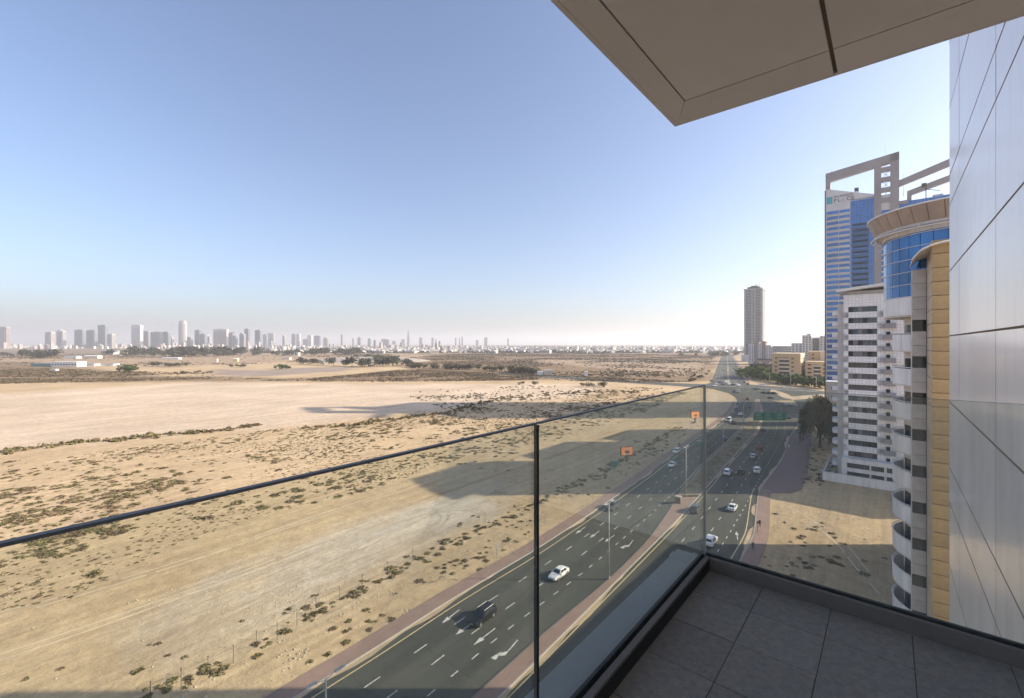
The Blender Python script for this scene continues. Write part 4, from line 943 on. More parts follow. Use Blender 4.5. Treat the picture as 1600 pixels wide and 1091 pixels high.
# ------------------------------------------------------------------ farm buildings in the desert
M['teal_shed'] = mat('teal_shed', (.16, .27, .28), .6); M['yellow_wall'] = mat('yellow_wall', (.62, .55, .22), .8); M['farm_white'] = mat('farm_white', (.75, .74, .70), .8); M['tin'] = mat('tin', (.30, .32, .33), .5)
def farm(x0, x1, ytop, ybase, m_, label, roof='flat', dpt=14, nwin=0, rm='farm_white'):
    d = F * EYE / (ybase - HY); X0, X1 = (x0 - 800) / F * d, (x1 - 800) / F * d; h = max(2.2, (ybase - ytop) / F * d)
    o = thing('farm_building', label, 'building', ((X0 + X1) / 2, d + dpt / 2, 0)); hw = (X1 - X0) / 2; mb = MB(); mb.box(-hw, hw, -dpt / 2, dpt / 2, 0, h * .8 if roof == 'gable' else h); mb.build('wall', m_, o)
    mb = MB()
    if roof == 'gable':
        hr = h * .8; mb.hexa([(-hw - .5, -dpt / 2 - .5, hr), (hw + .5, -dpt / 2 - .5, hr), (hw + .5, dpt / 2 + .5, hr), (-hw - .5, dpt / 2 + .5, hr), (-hw - .5, -.1, h), (hw + .5, -.1, h), (hw + .5, .1, h), (-hw - .5, .1, h)])
    else: mb.box(-hw - .2, hw + .2, -dpt / 2 - .2, dpt / 2 + .2, h, h + .6)
    mb.build('roof', rm, o)
    for i in range(nwin):
        wm = MB(); c_ = -hw + (i + .5) * 2 * hw / nwin; wm.box(c_ - hw / nwin * .5, c_ + hw / nwin * .5, -dpt / 2 - .15, -dpt / 2 + .1, h * .35, h * .65); wm.build('window', 'window_dark', o)
farm(80, 120, 566, 573.5, 'farm_white', 'long white farm hall with a row of windows in the left desert', nwin=9, dpt=18)
farm(48, 79.5, 568.5, 573, 'teal_shed', 'low teal shed joined to the left of the white farm hall', rm='teal_shed')
farm(121, 147, 569, 572, 'farm_white', 'low white shed right of the white farm hall', rm='tin')
farm(149, 177, 569, 571.5, 'farm_white', 'thin white shed under the trees right of the farm hall', rm='tin')
farm(78, 87, 577.5, 580, 'farm_white', 'small white container on the scrub before the farm hall', dpt=5)
farm(174, 197, 547.6, 553.3, 'yellow_wall', 'pale yellow farm house at the left treeline', rm='yellow_wall')
farm(158, 176.5, 547.4, 554.5, 'tin', 'grey gabled barn left of the pale yellow house', 'gable', 30, rm='tin')
farm(130, 152, 555.5, 560.5, 'cream_wall', 'cream stable block below the grey gabled barn', 'gable', 16)
farm(100, 119, 556, 560.5, 'farm_white', 'white low stable with grey roof left of the cream stable', 'gable', 16, rm='tin')
farm(252, 279, 558.6, 561.5, 'farm_white', 'long pale shed roof on the sand beneath the left grove', 'gable', 12)
farm(447, 466, 551.5, 556, 'farm_white', 'white farm house among trees below the skyline', nwin=3)
farm(440, 452, 558.5, 562, 'cream_wall', 'small house with reddish roof beside the white farm house', 'gable', 14, rm='far_brown')
farm(335, 339, 561.5, 566, 'farm_white', 'tiny white water tank on the open sand', dpt=4)
farm(364, 371, 560, 565, 'yellow_wall', 'tiny yellow green kiosk on the far sand', 'gable', 6, rm='farm_white')
farm(560, 600, 547.5, 550, 'farm_white', 'long white warehouse at the edge of the far town', dpt=30)
farm(745, 764, 545.5, 550.5, 'farm_white', 'big white warehouse beside the far town treeline', dpt=40)
farm(840, 848, 581, 586, 'farm_white', 'white gatehouse at the end of the side road', dpt=6); farm(851, 863, 579, 585.5, 'concrete', 'grey gate pylons at the end of the side road', dpt=4); farm(914, 918.5, 581.5, 588.5, 'farm_white', 'slim white gate post block along the side road', dpt=5)
# low boundary mound
mb = MB(); N = 24; c0 = G(545, 568); 
for j in range(7):
    f = j / 6; r_ = math.cos(f * math.pi / 2)
    for i in range(N):
        a = 2 * math.pi * i / N; mb.v.append((c0[0] + 150 * r_ * math.cos(a), c0[1] + 130 + 110 * r_ * math.sin(a), -.5 + 11 * math.sin(f * math.pi / 2) ** 1.5))
for j in range(6):
    for i in range(N): i2 = (i + 1) % N; mb.f.append((j * N + i, j * N + i2, (j + 1) * N + i2, (j + 1) * N + i)); mb.m.append(0)
M['mound'] = mat('mound', (.36, .31, .26), .95, var=.15, scale=.02)
struct(mb.build('mound', 'mound', smooth=True))

# ------------------------------------------------------------------ desert shrubs
M['shrub'] = foliage('shrub', (.10, .09, .04), (.24, .20, .10), .6)
M['shrub_dry'] = foliage('shrub_dry', (.12, .085, .05), (.22, .16, .10), .5)
M['shrub_far'] = foliage('shrub_far', (.095, .075, .045), (.17, .13, .08), .03)
def pick(poly, n, noise_scale=None, thr=0.0, power=1.0):
    """random ground points inside a polygon seen in the photo, clumped by noise"""
    P = GP(poly); xs = [q[0] for q in P]; ys = [q[1] for q in P]; out = []
    got = 0
    for _ in range(60):
        x = RNG.uniform(min(xs), max(xs), n * 3); y = RNG.uniform(min(ys), max(ys), n * 3); k = inpoly(x, y, P)
        if noise_scale: k &= RNG.random(n * 3) < np.clip((fnoise(x / noise_scale, y / noise_scale, 3) - thr) * 4, .03, 1)
        out.append(np.stack([x[k], y[k]], 1)); got += k.sum()
        if got >= n: break
    return np.concatenate(out)[:n]
def along(pix, n, jit):
    P = np.array(GP(pix)); s = np.concatenate([[0], np.cumsum(np.hypot(*np.diff(P, axis=0).T))]); t_ = RNG.uniform(0, s[-1], n)
    return np.stack([np.interp(t_, s, P[:, 0]) + RNG.normal(0, jit, n), np.interp(t_, s, P[:, 1]) + RNG.normal(0, jit, n)], 1)
belt = [(-500, 800), (-100, 735), (0, 722), (200, 700), (420, 670), (640, 652), (760, 634), (850, 622), (1000, 612), (1075, 613), (1000, 645), (850, 680), (700, 722), (560, 770), (420, 800), (250, 860), (110, 935), (-80, 960), (-500, 1060)]
S = []   # x, y, radius, height
def add(pts, r0, r1, hr):
    r = RNG.uniform(r0, r1, len(pts)); S.append(np.column_stack([pts, r, r * hr * RNG.uniform(.7, 1.3, len(pts))]))
add(pick(belt, 2600, 12, .40), .35, 1.1, .36)
add(pick(belt, 500, 20, .40), .9, 1.7, .34)
add(pick(belt, 7000, 30, .36), .15, .5, .42)
add(pick([(-60, 790), (60, 745), (220, 725), (300, 735), (260, 800), (120, 860), (-60, 900)], 380, 9, .40), .4, 1.5, .34)
add(pick([(640, 690), (800, 655), (960, 625), (1050, 618), (930, 668), (840, 700), (720, 735)], 420, 10, .40), .4, 1.4, .34)
add(along([(-60, 715), (60, 698), (150, 688), (240, 681), (345, 672), (400, 663)], 210, 2.2), .7, 1.7, .75)
add(along([(480, 669), (560, 663), (600, 656), (690, 646), (770, 625)], 170, 2.5), .7, 1.7, .75)
add(along([(770, 625), (850, 616), (930, 612), (1000, 612)], 150, 6), .8, 1.8, .6)
add(along([(235, 1088), (325, 1050), (400, 1012), (494, 958), (590, 908), (700, 852), (840, 786), (925, 745), (1000, 705), (1060, 668)], 380, 1.1), .25, .85, .5)
add(pick([(300, 1085), (560, 960), (830, 800), (1000, 712), (1085, 655), (1100, 660), (900, 800), (640, 960), (430, 1085)], 190, 6, .42), .25, .75, .45)
add(pick([(-100, 1060), (250, 1000), (560, 900), (800, 770), (840, 790), (400, 1010), (240, 1080), (0, 1091)], 26), .3, .8, .4)
add(pick([(1200, 800), (1390, 830), (1390, 860), (1185, 850)], 24, 5, .4), .2, .9, .35)
add(pick([(1190, 870), (1390, 870), (1390, 960), (1200, 900)], 26, 5, .42), .3, 1.0, .35)
add(pick([(1262, 700), (1290, 700), (1285, 760), (1250, 765)], 40), .4, .9, .5)
add(pick([(600, 640), (1000, 610), (1080, 640), (1060, 668), (840, 780), (700, 850), (650, 700)], 220, 20, .42), .3, .9, .4)
S = np.concatenate(S)
nk = .786 * S[:, 0] - .618 * S[:, 1]
S = S[(S[:, 1] > 50) & ~((nk > -56.5 - (S[:, 1] / 26) ** 2 * .35) & (nk < -8) & (S[:, 0] < np.interp(S[:, 1], YS, RKx) + 3.2) & (S[:, 0] > np.interp(S[:, 1], YS, LKx) - 4.2))]
S = S[~((S[:, 0] > np.interp(S[:, 1], YS, LKx) - 4.2) & (S[:, 0] < np.interp(S[:, 1], YS, RKx) + 3.2))]
vis = S[:, 2] / np.hypot(S[:, 0], S[:, 1]); order = np.argsort(-vis)
inframe = np.abs(S[:, 0] / S[:, 1]) < 1.16
first = [i for i in order if inframe[i]][:300]; rest = np.setdiff1d(np.arange(len(S)), first)
def shrub_mesh(k, dry):
    bv, bf = blob(70, 40 + k, .9, .2); return np_mesh('desert_shrub', bv * np.array((1, 1, .9)), bf, M['shrub_dry' if dry else 'shrub'])
SHM = [shrub_mesh(k, k >= 4) for k in range(6)]
for i in first:
    x, y, r, h = S[i]; o = put(random.choice(SHM), 'desert_shrub', None, (x, y, float(relief(np.array([x]), np.array([y]))[0]) - .03), random.uniform(0, 6.28)); o.scale = (r * random.uniform(.8, 1.25), r, h)
    tag(o, 'low olive green shrub growing on the desert sand', 'shrub', 'desert shrubs on the near sand')
V = []; Q = []
bvs = [blob(12, 90 + k, .9, .42) for k in range(6)]
kind = RNG.integers(0, 6, len(rest)); Ms = []
def shrub_mass(name, R_, m_, nq, label, jit=.42, scl=1.0):
    vs, fs, base = [], [], 0
    kk = RNG.integers(0, 6, len(R_)); z = relief(R_[:, 0], R_[:, 1]) - .03
    for k in range(6):
        s_ = R_[kk == k]; bv, bf = blob(nq, 90 + k, .9, jit)
        if not len(s_): continue
        a = RNG.uniform(0, 6.28, len(s_)); c, n_ = np.cos(a)[:, None], np.sin(a)[:, None]
        X = (bv[None, :, 0] * c - bv[None, :, 1] * n_) * s_[:, 2:3] + s_[:, 0:1]; Y = (bv[None, :, 0] * n_ + bv[None, :, 1] * c) * s_[:, 2:3] + s_[:, 1:2]; Zz = bv[None, :, 2] * s_[:, 3:4] + z[kk == k][:, None]
        vs.append(np.stack([X, Y, Zz], -1).reshape(-1, 3)); fs.append((bf[None] + (np.arange(len(s_)) * len(bv))[:, None, None]).reshape(-1, 4) + base); base += len(s_) * len(bv)
    o = put(np_mesh(name, np.concatenate(vs), np.concatenate(fs), M[m_]), name); o['kind'] = 'stuff'; o['label'] = label
dry_ = RNG.random(len(rest)) < .3
shrub_mass('desert_scrub', S[rest[~dry_]], 'shrub', 26, 'scattered low olive scrub across the middle sand', .3)
shrub_mass('dry_scrub', S[rest[dry_]], 'shrub_dry', 26, 'scattered dry brown scrub across the middle sand', .3)
# far scrub field
Ff = np.concatenate([
    np.column_stack([pick([(-300, 606), (0, 600), (300, 594), (600, 597), (840, 594), (1000, 598), (1080, 597), (960, 590), (840, 586), (640, 577), (480, 592), (300, 590), (100, 592), (-300, 590)], 15000, 60, .28), RNG.uniform(.6, 1.6, 15000)]),
    np.column_stack([pick([(-200, 588), (100, 590), (380, 591), (300, 583), (0, 574), (-200, 574)], 5200, 70, .36), RNG.uniform(.8, 2.2, 5200)]),
    np.column_stack([pick([(640, 576), (840, 584), (1000, 592), (1085, 592), (1106, 572), (1118, 556), (900, 551), (720, 553), (640, 558)], 19000, 120, .32), RNG.uniform(.9, 2.4, 19000)]),
    np.column_stack([pick([(620, 612), (850, 602), (1060, 607), (1000, 612), (850, 622), (700, 640)], 500, 25, .42), RNG.uniform(.5, 1.3, 500)]),
    np.column_stack([pick([(-300, 556), (600, 552), (640, 560), (300, 572), (-300, 572)], 3500, 150, .40), RNG.uniform(1.5, 3.2, 3500)])])
Ff = np.column_stack([Ff, Ff[:, 2] * .6])
shrub_mass('far_scrub', Ff, 'shrub_far', 5, 'far brown scrub dotting the desert plain', .6)

# ------------------------------------------------------------------ tyre tracks and stones on the sand
M['track_dark'] = mat('track_dark', (.43, .34, .22), .95, var=.2, scale=.5); M['track_pale'] = mat('track_pale', (.60, .505, .375), .95, var=.15, scale=.5)
def track(pix, m_, wob=1.5, wdt=.28):
    P = np.array(GP(pix)); s_ = np.concatenate([[0], np.cumsum(np.hypot(*np.diff(P, axis=0).T))]); n = int(s_[-1] / 1.2); t_ = np.linspace(0, s_[-1], n)
    ph = random.uniform(0, 9); X = np.interp(t_, s_, P[:, 0]); Y = np.interp(t_, s_, P[:, 1]); k = np.ones(15) / 15
    X = np.convolve(np.pad(X, 7, 'edge'), k, 'valid') + wob * np.sin(t_ / 17 + ph); Y = np.convolve(np.pad(Y, 7, 'edge'), k, 'valid') + wob * np.cos(t_ / 23 + ph)
    dx, dy = np.gradient(X), np.gradient(Y); L = np.hypot(dx, dy); nx, ny = dy / L, -dx / L; mb = MB()
    for sd_ in (-.85, .85):
        A_ = np.stack([X + nx * (sd_ - wdt / 2), Y + ny * (sd_ - wdt / 2)], 1); B_ = np.stack([X + nx * (sd_ + wdt / 2), Y + ny * (sd_ + wdt / 2)], 1); za, zb = relief(A_[:, 0], A_[:, 1]) + .03, relief(B_[:, 0], B_[:, 1]) + .03
        for i in range(n - 1):
            if fnoise(np.array([t_[i] / 6 + ph * 9]), np.array([sd_ * 3.0]), 2)[0] < .27: continue
            mb.quadpts(((A_[i][0], A_[i][1], za[i]), (B_[i][0], B_[i][1], zb[i]), (B_[i + 1][0], B_[i + 1][1], zb[i + 1]), (A_[i + 1][0], A_[i + 1][1], za[i + 1])))
    struct(mb.build('tyre_track', m_))
for j, pix in enumerate(([(-200, 1080), (120, 985), (400, 890), (620, 800), (830, 715), (960, 660)], [(-100, 1091), (200, 985), (450, 880), (600, 815), (690, 790), (720, 800), (640, 850), (480, 900)], [(60, 1091), (330, 965), (560, 860), (760, 755), (900, 700)], [(-200, 1010), (150, 915), (420, 830), (640, 760), (820, 690)], [(640, 800), (740, 785), (780, 805), (700, 850), (600, 905)],
                         [(0, 655), (300, 640), (600, 622), (900, 612)], [(-200, 690), (200, 650), (500, 628), (800, 612)], [(100, 700), (400, 655), (640, 632), (840, 610), (980, 603)], [(1200, 800), (1260, 815), (1330, 830), (1395, 850)], [(1210, 790), (1300, 850), (1330, 900), (1390, 930)])):
    track(pix, ('track_pale', 'track_dark', 'track_dark')[j % 3], 1.2 if j < 5 else 3)
pts = np.concatenate([pick([(250, 1091), (560, 940), (840, 790), (1040, 680), (1060, 690), (840, 845), (640, 960), (430, 1091)], 2600, 5, .40), pick([(-100, 1091), (0, 900), (700, 720), (840, 770), (300, 1060)], 700, 12, .42), pick([(1200, 775), (1390, 800), (1390, 950), (1195, 880)], 500, 6, .4)])
sz = RNG.uniform(.04, .16, len(pts)); M['stone'] = mat('stone', (.50, .42, .32), .95, var=.3, scale=3)
stb = np.array([(-1, -.8, -.3), (.9, -1, -.3), (1, .8, -.3), (-.8, 1, -.3), (-.5, -.6, .7), (.6, -.4, .9), (.4, .6, .6), (-.6, .5, .8)])
o = put(masses('stones', stb, cf, np.column_stack([pts, relief(pts[:, 0], pts[:, 1])]), np.column_stack([sz, sz, sz]), M['stone']), 'stones'); o['kind'] = 'stuff'; o['label'] = 'small stones and rubble strewn over the sand'

# ------------------------------------------------------------------ trees
M['bark'] = mat('bark', (.10, .075, .055), .9); M['leaf_green'] = foliage('leaf_green', (.035, .06, .018), (.10, .14, .04), .25); M['leaf_dark'] = foliage('leaf_dark', (.030, .036, .024), (.075, .08, .055), .4); M['leaf_bright'] = foliage('leaf_bright', (.07, .11, .02), (.16, .20, .05), .3); M['leaf_olive'] = foliage('leaf_olive', (.05, .052, .028), (.10, .095, .05), .1)
def crown_mesh(n, seed, m_, lobes=5, leaf=.16):
    r = np.random.default_rng(seed); cs = r.normal(0, .42, (lobes, 3)) * np.array((1, 1, .6)); P = []
    for i in range(n):
        c = cs[i % lobes]; v = r.normal(size=3); v /= np.linalg.norm(v); P.append(c + v * (.28 + .3 * r.random() ** .5) * r.uniform(.75, 1.1))
    V, Fq = [], []
    for i, c in enumerate(P):
        a = r.normal(size=3); a /= np.linalg.norm(a); b = np.cross(a, r.normal(size=3)); b /= np.linalg.norm(b); s = leaf * r.uniform(.6, 1.4)
        V += [c - a * s, c - b * s * .7, c + a * s, c + b * s * .7]; Fq.append((4 * i, 4 * i + 1, 4 * i + 2, 4 * i + 3))
    return np_mesh('crown', np.array(V), np.array(Fq), M[m_])
tr = MB(); tr.tube((0, 0, 0), (.05, 0, .55), .06, .045, 7); tr.tube((.05, 0, .5), (.3, .1, .9), .035, .02, 6); tr.tube((.05, 0, .5), (-.25, -.1, .85), .035, .02, 6); TR = tr.mesh('trunk', 'bark')
CR = {k: [crown_mesh(260, 7 * i + j * 31, k, 6, .15) for i in range(3)] for j, k in enumerate(('leaf_green', 'leaf_dark', 'leaf_bright', 'leaf_olive'))}
def tree(x, y, h, wd, kind, label, group=None, name='tree', clear=.28):
    o = thing(name, label, 'tree', (x, y, 0), random.uniform(0, 6.28), group)
    t_ = put(TR, 'trunk', o); t_.scale = (h * .6, h * .6, h * .75)
    c = put(random.choice(CR[kind]), 'crown', o, (0, 0, h * (.5 + clear / 2))); c.scale = (wd * .52, wd * .52, h * (1 - clear) * .62)
    return o
# windbreak row, groves
def grove(pix, n, h0, h1, kind, label, group, jit=4, name='tree'):
    for x, y in along(pix, n, jit): h = random.uniform(h0, h1); tree(x, y, h, h * random.uniform(1.0, 1.9), kind, label, group, name, .12)
grove([(632, 574), (700, 577), (760, 579), (820, 583), (842, 586)], 56, 6, 10, 'leaf_olive', 'olive tree in the long windbreak row crossing the desert', 'trees of the desert windbreak row', 3)
grove([(560, 561), (600, 566), (640, 572), (560, 573.5), (470, 569)], 40, 10, 18, 'leaf_dark', 'dark tree of the grove around the sandy mound', 'grove around the mound', 12)
grove([(30, 559), (60, 559), (92, 560)], 13, 15, 28, 'leaf_dark', 'big dark tree clump at the far left of the plain', 'trees at the far left', 14)
grove([(196, 556), (240, 557), (285, 558), (340, 556), (400, 555)], 42, 18, 34, 'leaf_dark', 'dark tree of the long grove beneath the left skyline', 'grove beneath the left skyline', 30)
grove([(400, 556), (450, 556), (520, 555), (590, 553)], 30, 16, 28, 'leaf_dark', 'dark tree of the grove beneath the middle skyline', 'grove beneath the middle skyline', 35)
grove([(176, 581), (206, 582)], 3, 9, 14, 'leaf_green', 'rounded green bush tree alone on the left plain', 'lone bushes on the left plain', 3)
grove([(238, 573), (285, 573)], 9, 6, 11, 'leaf_olive', 'grey brown bush clump on the left plain', 'brown bushes on the left plain', 8)
grove([(360, 574), (382, 574)], 4, 5, 8, 'leaf_dark', 'dark dome-shaped bush on the far sand lot', 'dome bushes on the sand lot', 3)
grove([(430, 577), (455, 577)], 4, 6, 9, 'leaf_green', 'green dome-shaped bush at the edge of the grey lot', 'dome bushes by the grey lot', 2)
grove([(270, 584), (330, 584)], 8, 3, 5, 'leaf_olive', 'low olive bush in a row on the left plain', 'low bush row on the left plain', 4)
grove([(800, 601), (930, 606), (975, 603)], 7, 3, 5, 'leaf_olive', 'small olive bush near the side road', 'bushes near the side road', 5)
grove([(1070, 599), (1082, 596), (1100, 588), (1112, 581)], 10, 2.5, 4, 'leaf_olive', 'low bush along the verge beyond the crossing', 'bushes beyond the crossing', 2)
# hedge trees by the tan houses
grove([(1185, 593), (1215, 597), (1250, 603), (1288, 607)], 28, 8, 11, 'leaf_green', 'clipped green tree in the hedge before the tan houses', 'hedge trees before the tan houses', 4)
grove([(1200, 588), (1235, 591), (1262, 594)], 14, 9, 13, 'leaf_bright', 'bright green tree close to the tan house wall', 'bright trees by the tan house', 5)
grove([(1168, 590), (1176, 585), (1182, 589)], 9, 8, 13, 'leaf_bright', 'bright green tree beside the far carriageway', 'bright trees beside the far road', 6)
grove([(1180, 583), (1192, 585), (1203, 586)], 9, 9, 14, 'leaf_dark', 'dark tree in front of the shop row', 'dark trees before the shop row', 6)
grove([(1085, 557), (1115, 558), (1140, 557), (1160, 556)], 16, 10, 17, 'leaf_dark', 'hazy dark tree where the road meets the far town', 'trees at the end of the road', 25)
# the big weeping tree by the plaza
def big_tree(x, y, h, wd, m_, label, n, seed):
    o = thing('weeping_tree', label, 'tree', (x, y, 0)); r = np.random.default_rng(seed)
    tb = MB(); tb.tube((0, 0, 0), (.3, .2, h * .35), .5, .36, 9); limbs = []
    for k in range(7):
        a = k * .9; e = (wd * .3 * math.cos(a), wd * .3 * math.sin(a), h * (.62 + .1 * (k % 3))); tb.tube((.3, .2, h * .3), e, .26, .08, 7); limbs.append(e)
    tb.build('trunk', 'bark', o)
    V, Fq = [], []; nst = n // 22
    for s in range(nst):
        a = r.uniform(0, 6.28); q = r.random() ** .5; x0, y0 = wd * .5 * q * math.cos(a), wd * .5 * q * math.sin(a); ztop = h * (1 - .32 * q ** 2.2) * r.uniform(.86, 1.02); L = h * r.uniform(.25, .62); 
        for j in range(22):
            f = j / 22; c = np.array((x0 * (1 + .1 * f), y0 * (1 + .1 * f), max(h * .10, ztop - L * f))) + r.normal(0, .32, 3); a2 = r.normal(size=3); a2 /= np.linalg.norm(a2); b = np.array((r.normal() * .25, r.normal() * .25, 1.0)); s_ = r.uniform(.10, .26)
            V += [c - a2 * s_, c - b * s_ * 2.1, c + a2 * s_, c + b * s_ * 2.1]; Fq.append((len(V) - 4, len(V) - 3, len(V) - 2, len(V) - 1))
    put(np_mesh('crown', np.array(V), np.array(Fq), M[m_]), 'crown', o)
gx, gy = G(1281, 700); big_tree(gx, gy, 21.0, 13.5, 'leaf_dark', 'large dark weeping tree beside the paved plaza left of the white block', 11500, 5)
gx, gy = G(1297, 692); big_tree(gx, gy, 15.5, 8.5, 'leaf_olive', 'smaller dull tree between the weeping tree and white block', 6000, 6)
# dry tufts on the median
n = 520; yy = RNG.uniform(126, 250, n); f = RNG.uniform(.1, .9, n); xx = np.interp(yy, YS, MLx) * (1 - f) + np.interp(yy, YS, MRx) * f
shrub_mass('median_tufts', np.column_stack([xx, yy, RNG.uniform(.2, .6, n), RNG.uniform(.15, .4, n)]), 'shrub_dry', 12, 'dry brown tufts on the planted road median', .4)

# ------------------------------------------------------------------ vehicles
def loft(mb, st, mi=0):
    k0 = len(mb.v); n = 10
    for x, zb, zt, w_ in st:
        for y, z in ((w_ * .86, zb), (w_ * .98, zb + .12), (w_, zb + (zt - zb) * .55), (w_ * .965, zt - .07), (w_ * .84, zt)): mb.v.append((x, y, z))
        for y, z in ((w_ * .84, zt), (w_ * .965, zt - .07), (w_, zb + (zt - zb) * .55), (w_ * .98, zb + .12), (w_ * .86, zb)): mb.v.append((x, -y, z))
    for s in range(len(st) - 1):
        for i in range(n): j = (i + 1) % n; mb.f.append((k0 + s * n + i, k0 + s * n + n + i, k0 + s * n + n + j, k0 + s * n + j)); mb.m.append(mi)
    mb.f.append(tuple(k0 + i for i in range(n))); mb.m.append(mi); mb.f.append(tuple(k0 + (len(st) - 1) * n + i for i in reversed(range(n)))); mb.m.append(mi)
SPEC = {
 'sedan': dict(st=[(2.32, .36, .58, .66), (2.2, .25, .70, .82), (1.6, .22, .82, .89), (.95, .2, .93, .91), (-.3, .2, .96, .91), (-1.55, .2, .99, .91), (-2.15, .24, .99, .86), (-2.33, .36, .84, .74)], cab=(1.05, -1.95, .93, .83), roof=(.25, -1.15, 1.45, .61), wh=(1.42, -1.38), r=.33),
 'suv': dict(st=[(2.4, .42, .72, .72), (2.28, .30, .92, .87), (1.6, .28, 1.03, .95), (1.0, .26, 1.12, .97), (-.3, .26, 1.14, .97), (-1.9, .26, 1.16, .97), (-2.3, .30, 1.14, .93), (-2.42, .42, 1.0, .84)], cab=(1.1, -2.36, 1.1, .89), roof=(.45, -2.0, 1.78, .70), wh=(1.48, -1.45), r=.39),
 'van': dict(st=[(2.6, .42, .8, .8), (2.5, .32, 1.1, .93), (2.0, .3, 1.25, .98), (1.2, .3, 1.3, .98), (-1, .3, 1.3, .98), (-2.5, .3, 1.3, .98), (-2.65, .4, 1.28, .95)], cab=(2.05, -2.64, 1.27, .95), roof=(1.35, -2.58, 2.35, .84), wh=(1.65, -1.7), r=.36)}
def quad_on(c0, c1, t0, t1, u0, u1, v0, v1, offv):
    P = lambda u, v: (c0 + (c1 - c0) * u) * (1 - v) + (t0 + (t1 - t0) * u) * v
    q = [P(u0, v0), P(u1, v0), P(u1, v1), P(u0, v1)]; n = (q[1] - q[0]).cross(q[3] - q[0]).normalized()
    if n.dot(offv) < 0: n = -n
    return [p + n * .012 for p in q], n
def car_meshes(kind):
    sp = SPEC[kind]; xf, xr, zb, wb = sp['cab']; rf, rr, zr, wr = sp['roof']; d = {}
    mb = MB(); loft(mb, sp['st'])
    b = [Vector(p) for p in ((xr, wb, zb - .06), (xf, wb, zb - .06), (xf, -wb, zb - .06), (xr, -wb, zb - .06))]; t_ = [Vector(p) for p in ((rr, wr, zr), (rf, wr, zr), (rf, -wr, zr), (rr, -wr, zr))]
    k = len(mb.v); mb.v += [tuple(p) for p in b]; sh = [p * 1 for p in t_]
    m1 = [Vector((p.x * 1.0, p.y * 1.04, zr - .07)) for p in t_]; mb.v += [tuple(p) for p in m1]; tp = [Vector((p.x * .9 + .1 * (rf + rr) / 2, p.y * .86, zr + .02)) for p in t_]; mb.v += [tuple(p) for p in tp]
    for lv in (0, 4):
        for i in range(4): j = (i + 1) % 4; mb.f.append((k + lv + j, k + lv + i, k + lv + 4 + i, k + lv + 4 + j)); mb.m.append(0)
    mb.f.append((k + 11, k + 10, k + 9, k + 8)); mb.m.append(0)
    d['body'] = mb
    def glz(i, j, u0, u1, v0, v1, o_):
        q, n = quad_on(b[i], b[j], m1[i], m1[j], u0, u1, v0, v1, Vector(o_)); g_ = MB(); 
        if (q[1] - q[0]).cross(q[2] - q[0]).dot(n) < 0: q = q[::-1]
        g_.quadpts(q); return g_
    lo, hi = .2, .93
    d['windscreen'] = glz(1, 2, .08, .92, lo, hi, (1, 0, .3)); d['rear_window'] = glz(3, 0, .10, .90, lo + .08, hi, (-1, 0, .3))
    d['side_window'] = [glz(0, 1, u0, u1, lo, hi, (0, 1, .2)) for u0, u1 in ((.10, .47), (.51, .88))] + [glz(3, 2, u0, u1, lo, hi, (0, -1, .2)) for u0, u1 in ((.10, .47), (.51, .88))]
    r_ = sp['r']; ty = MB(); ty.tube((0, -.12, 0), (0, .12, 0), r_, n=16); d['tyre'] = ty
    ri = MB(); ri.tube((0, -.128, 0), (0, .128, 0), r_ * .62, n=12); d['rim'] = ri
    ff = sp['st'][0]; hl = MB(); hl.box(-.16, .03, -.17, .17, -.07, .08); d['headlight'] = hl; d['taillight'] = hl
    return d
CARM = {}
for k in SPEC:
    d = car_meshes(k)
    CARM[k] = {q: ([x.mesh(q, 'car_glass') for x in v] if isinstance(v, list) else v.mesh(q, {'body': 'paint_white', 'windscreen': 'car_glass', 'rear_window': 'car_glass', 'tyre': 'tyre', 'rim': 'rim', 'headlight': 'lamp_clear', 'taillight': 'lamp_red'}[q], smooth=False)) for q, v in d.items()}
    CARM[k]['taillight'] = d['headlight'].mesh('taillight', 'lamp_red')
    one = MB(); srcs = [(d['body'], (0, 0, 0), 0), (d['windscreen'], (0, 0, 0), 1), (d['rear_window'], (0, 0, 0), 1)] + [(x, (0, 0, 0), 1) for x in d['side_window']]
    for wx in SPEC[k]['wh']:
        for sy in (-1, 1): srcs.append((d['tyre'], (wx, sy * (SPEC[k]['st'][3][3] - .1), SPEC[k]['r']), 2))
    for mb_, o_, mi in srcs:
        kk = len(one.v); one.v += [(v[0] + o_[0], v[1] + o_[1], v[2] + o_[2]) for v in mb_.v]; one.f += [tuple(kk + i for i in f) for f in mb_.f]; one.m += [mi] * len(mb_.f)
    CARM[k]['one'] = one.mesh('car', ['paint_white', 'car_glass', 'tyre'])
def paint(o, m_):
    o.material_slots[0].link = 'OBJECT'; o.material_slots[0].material = M[m_]
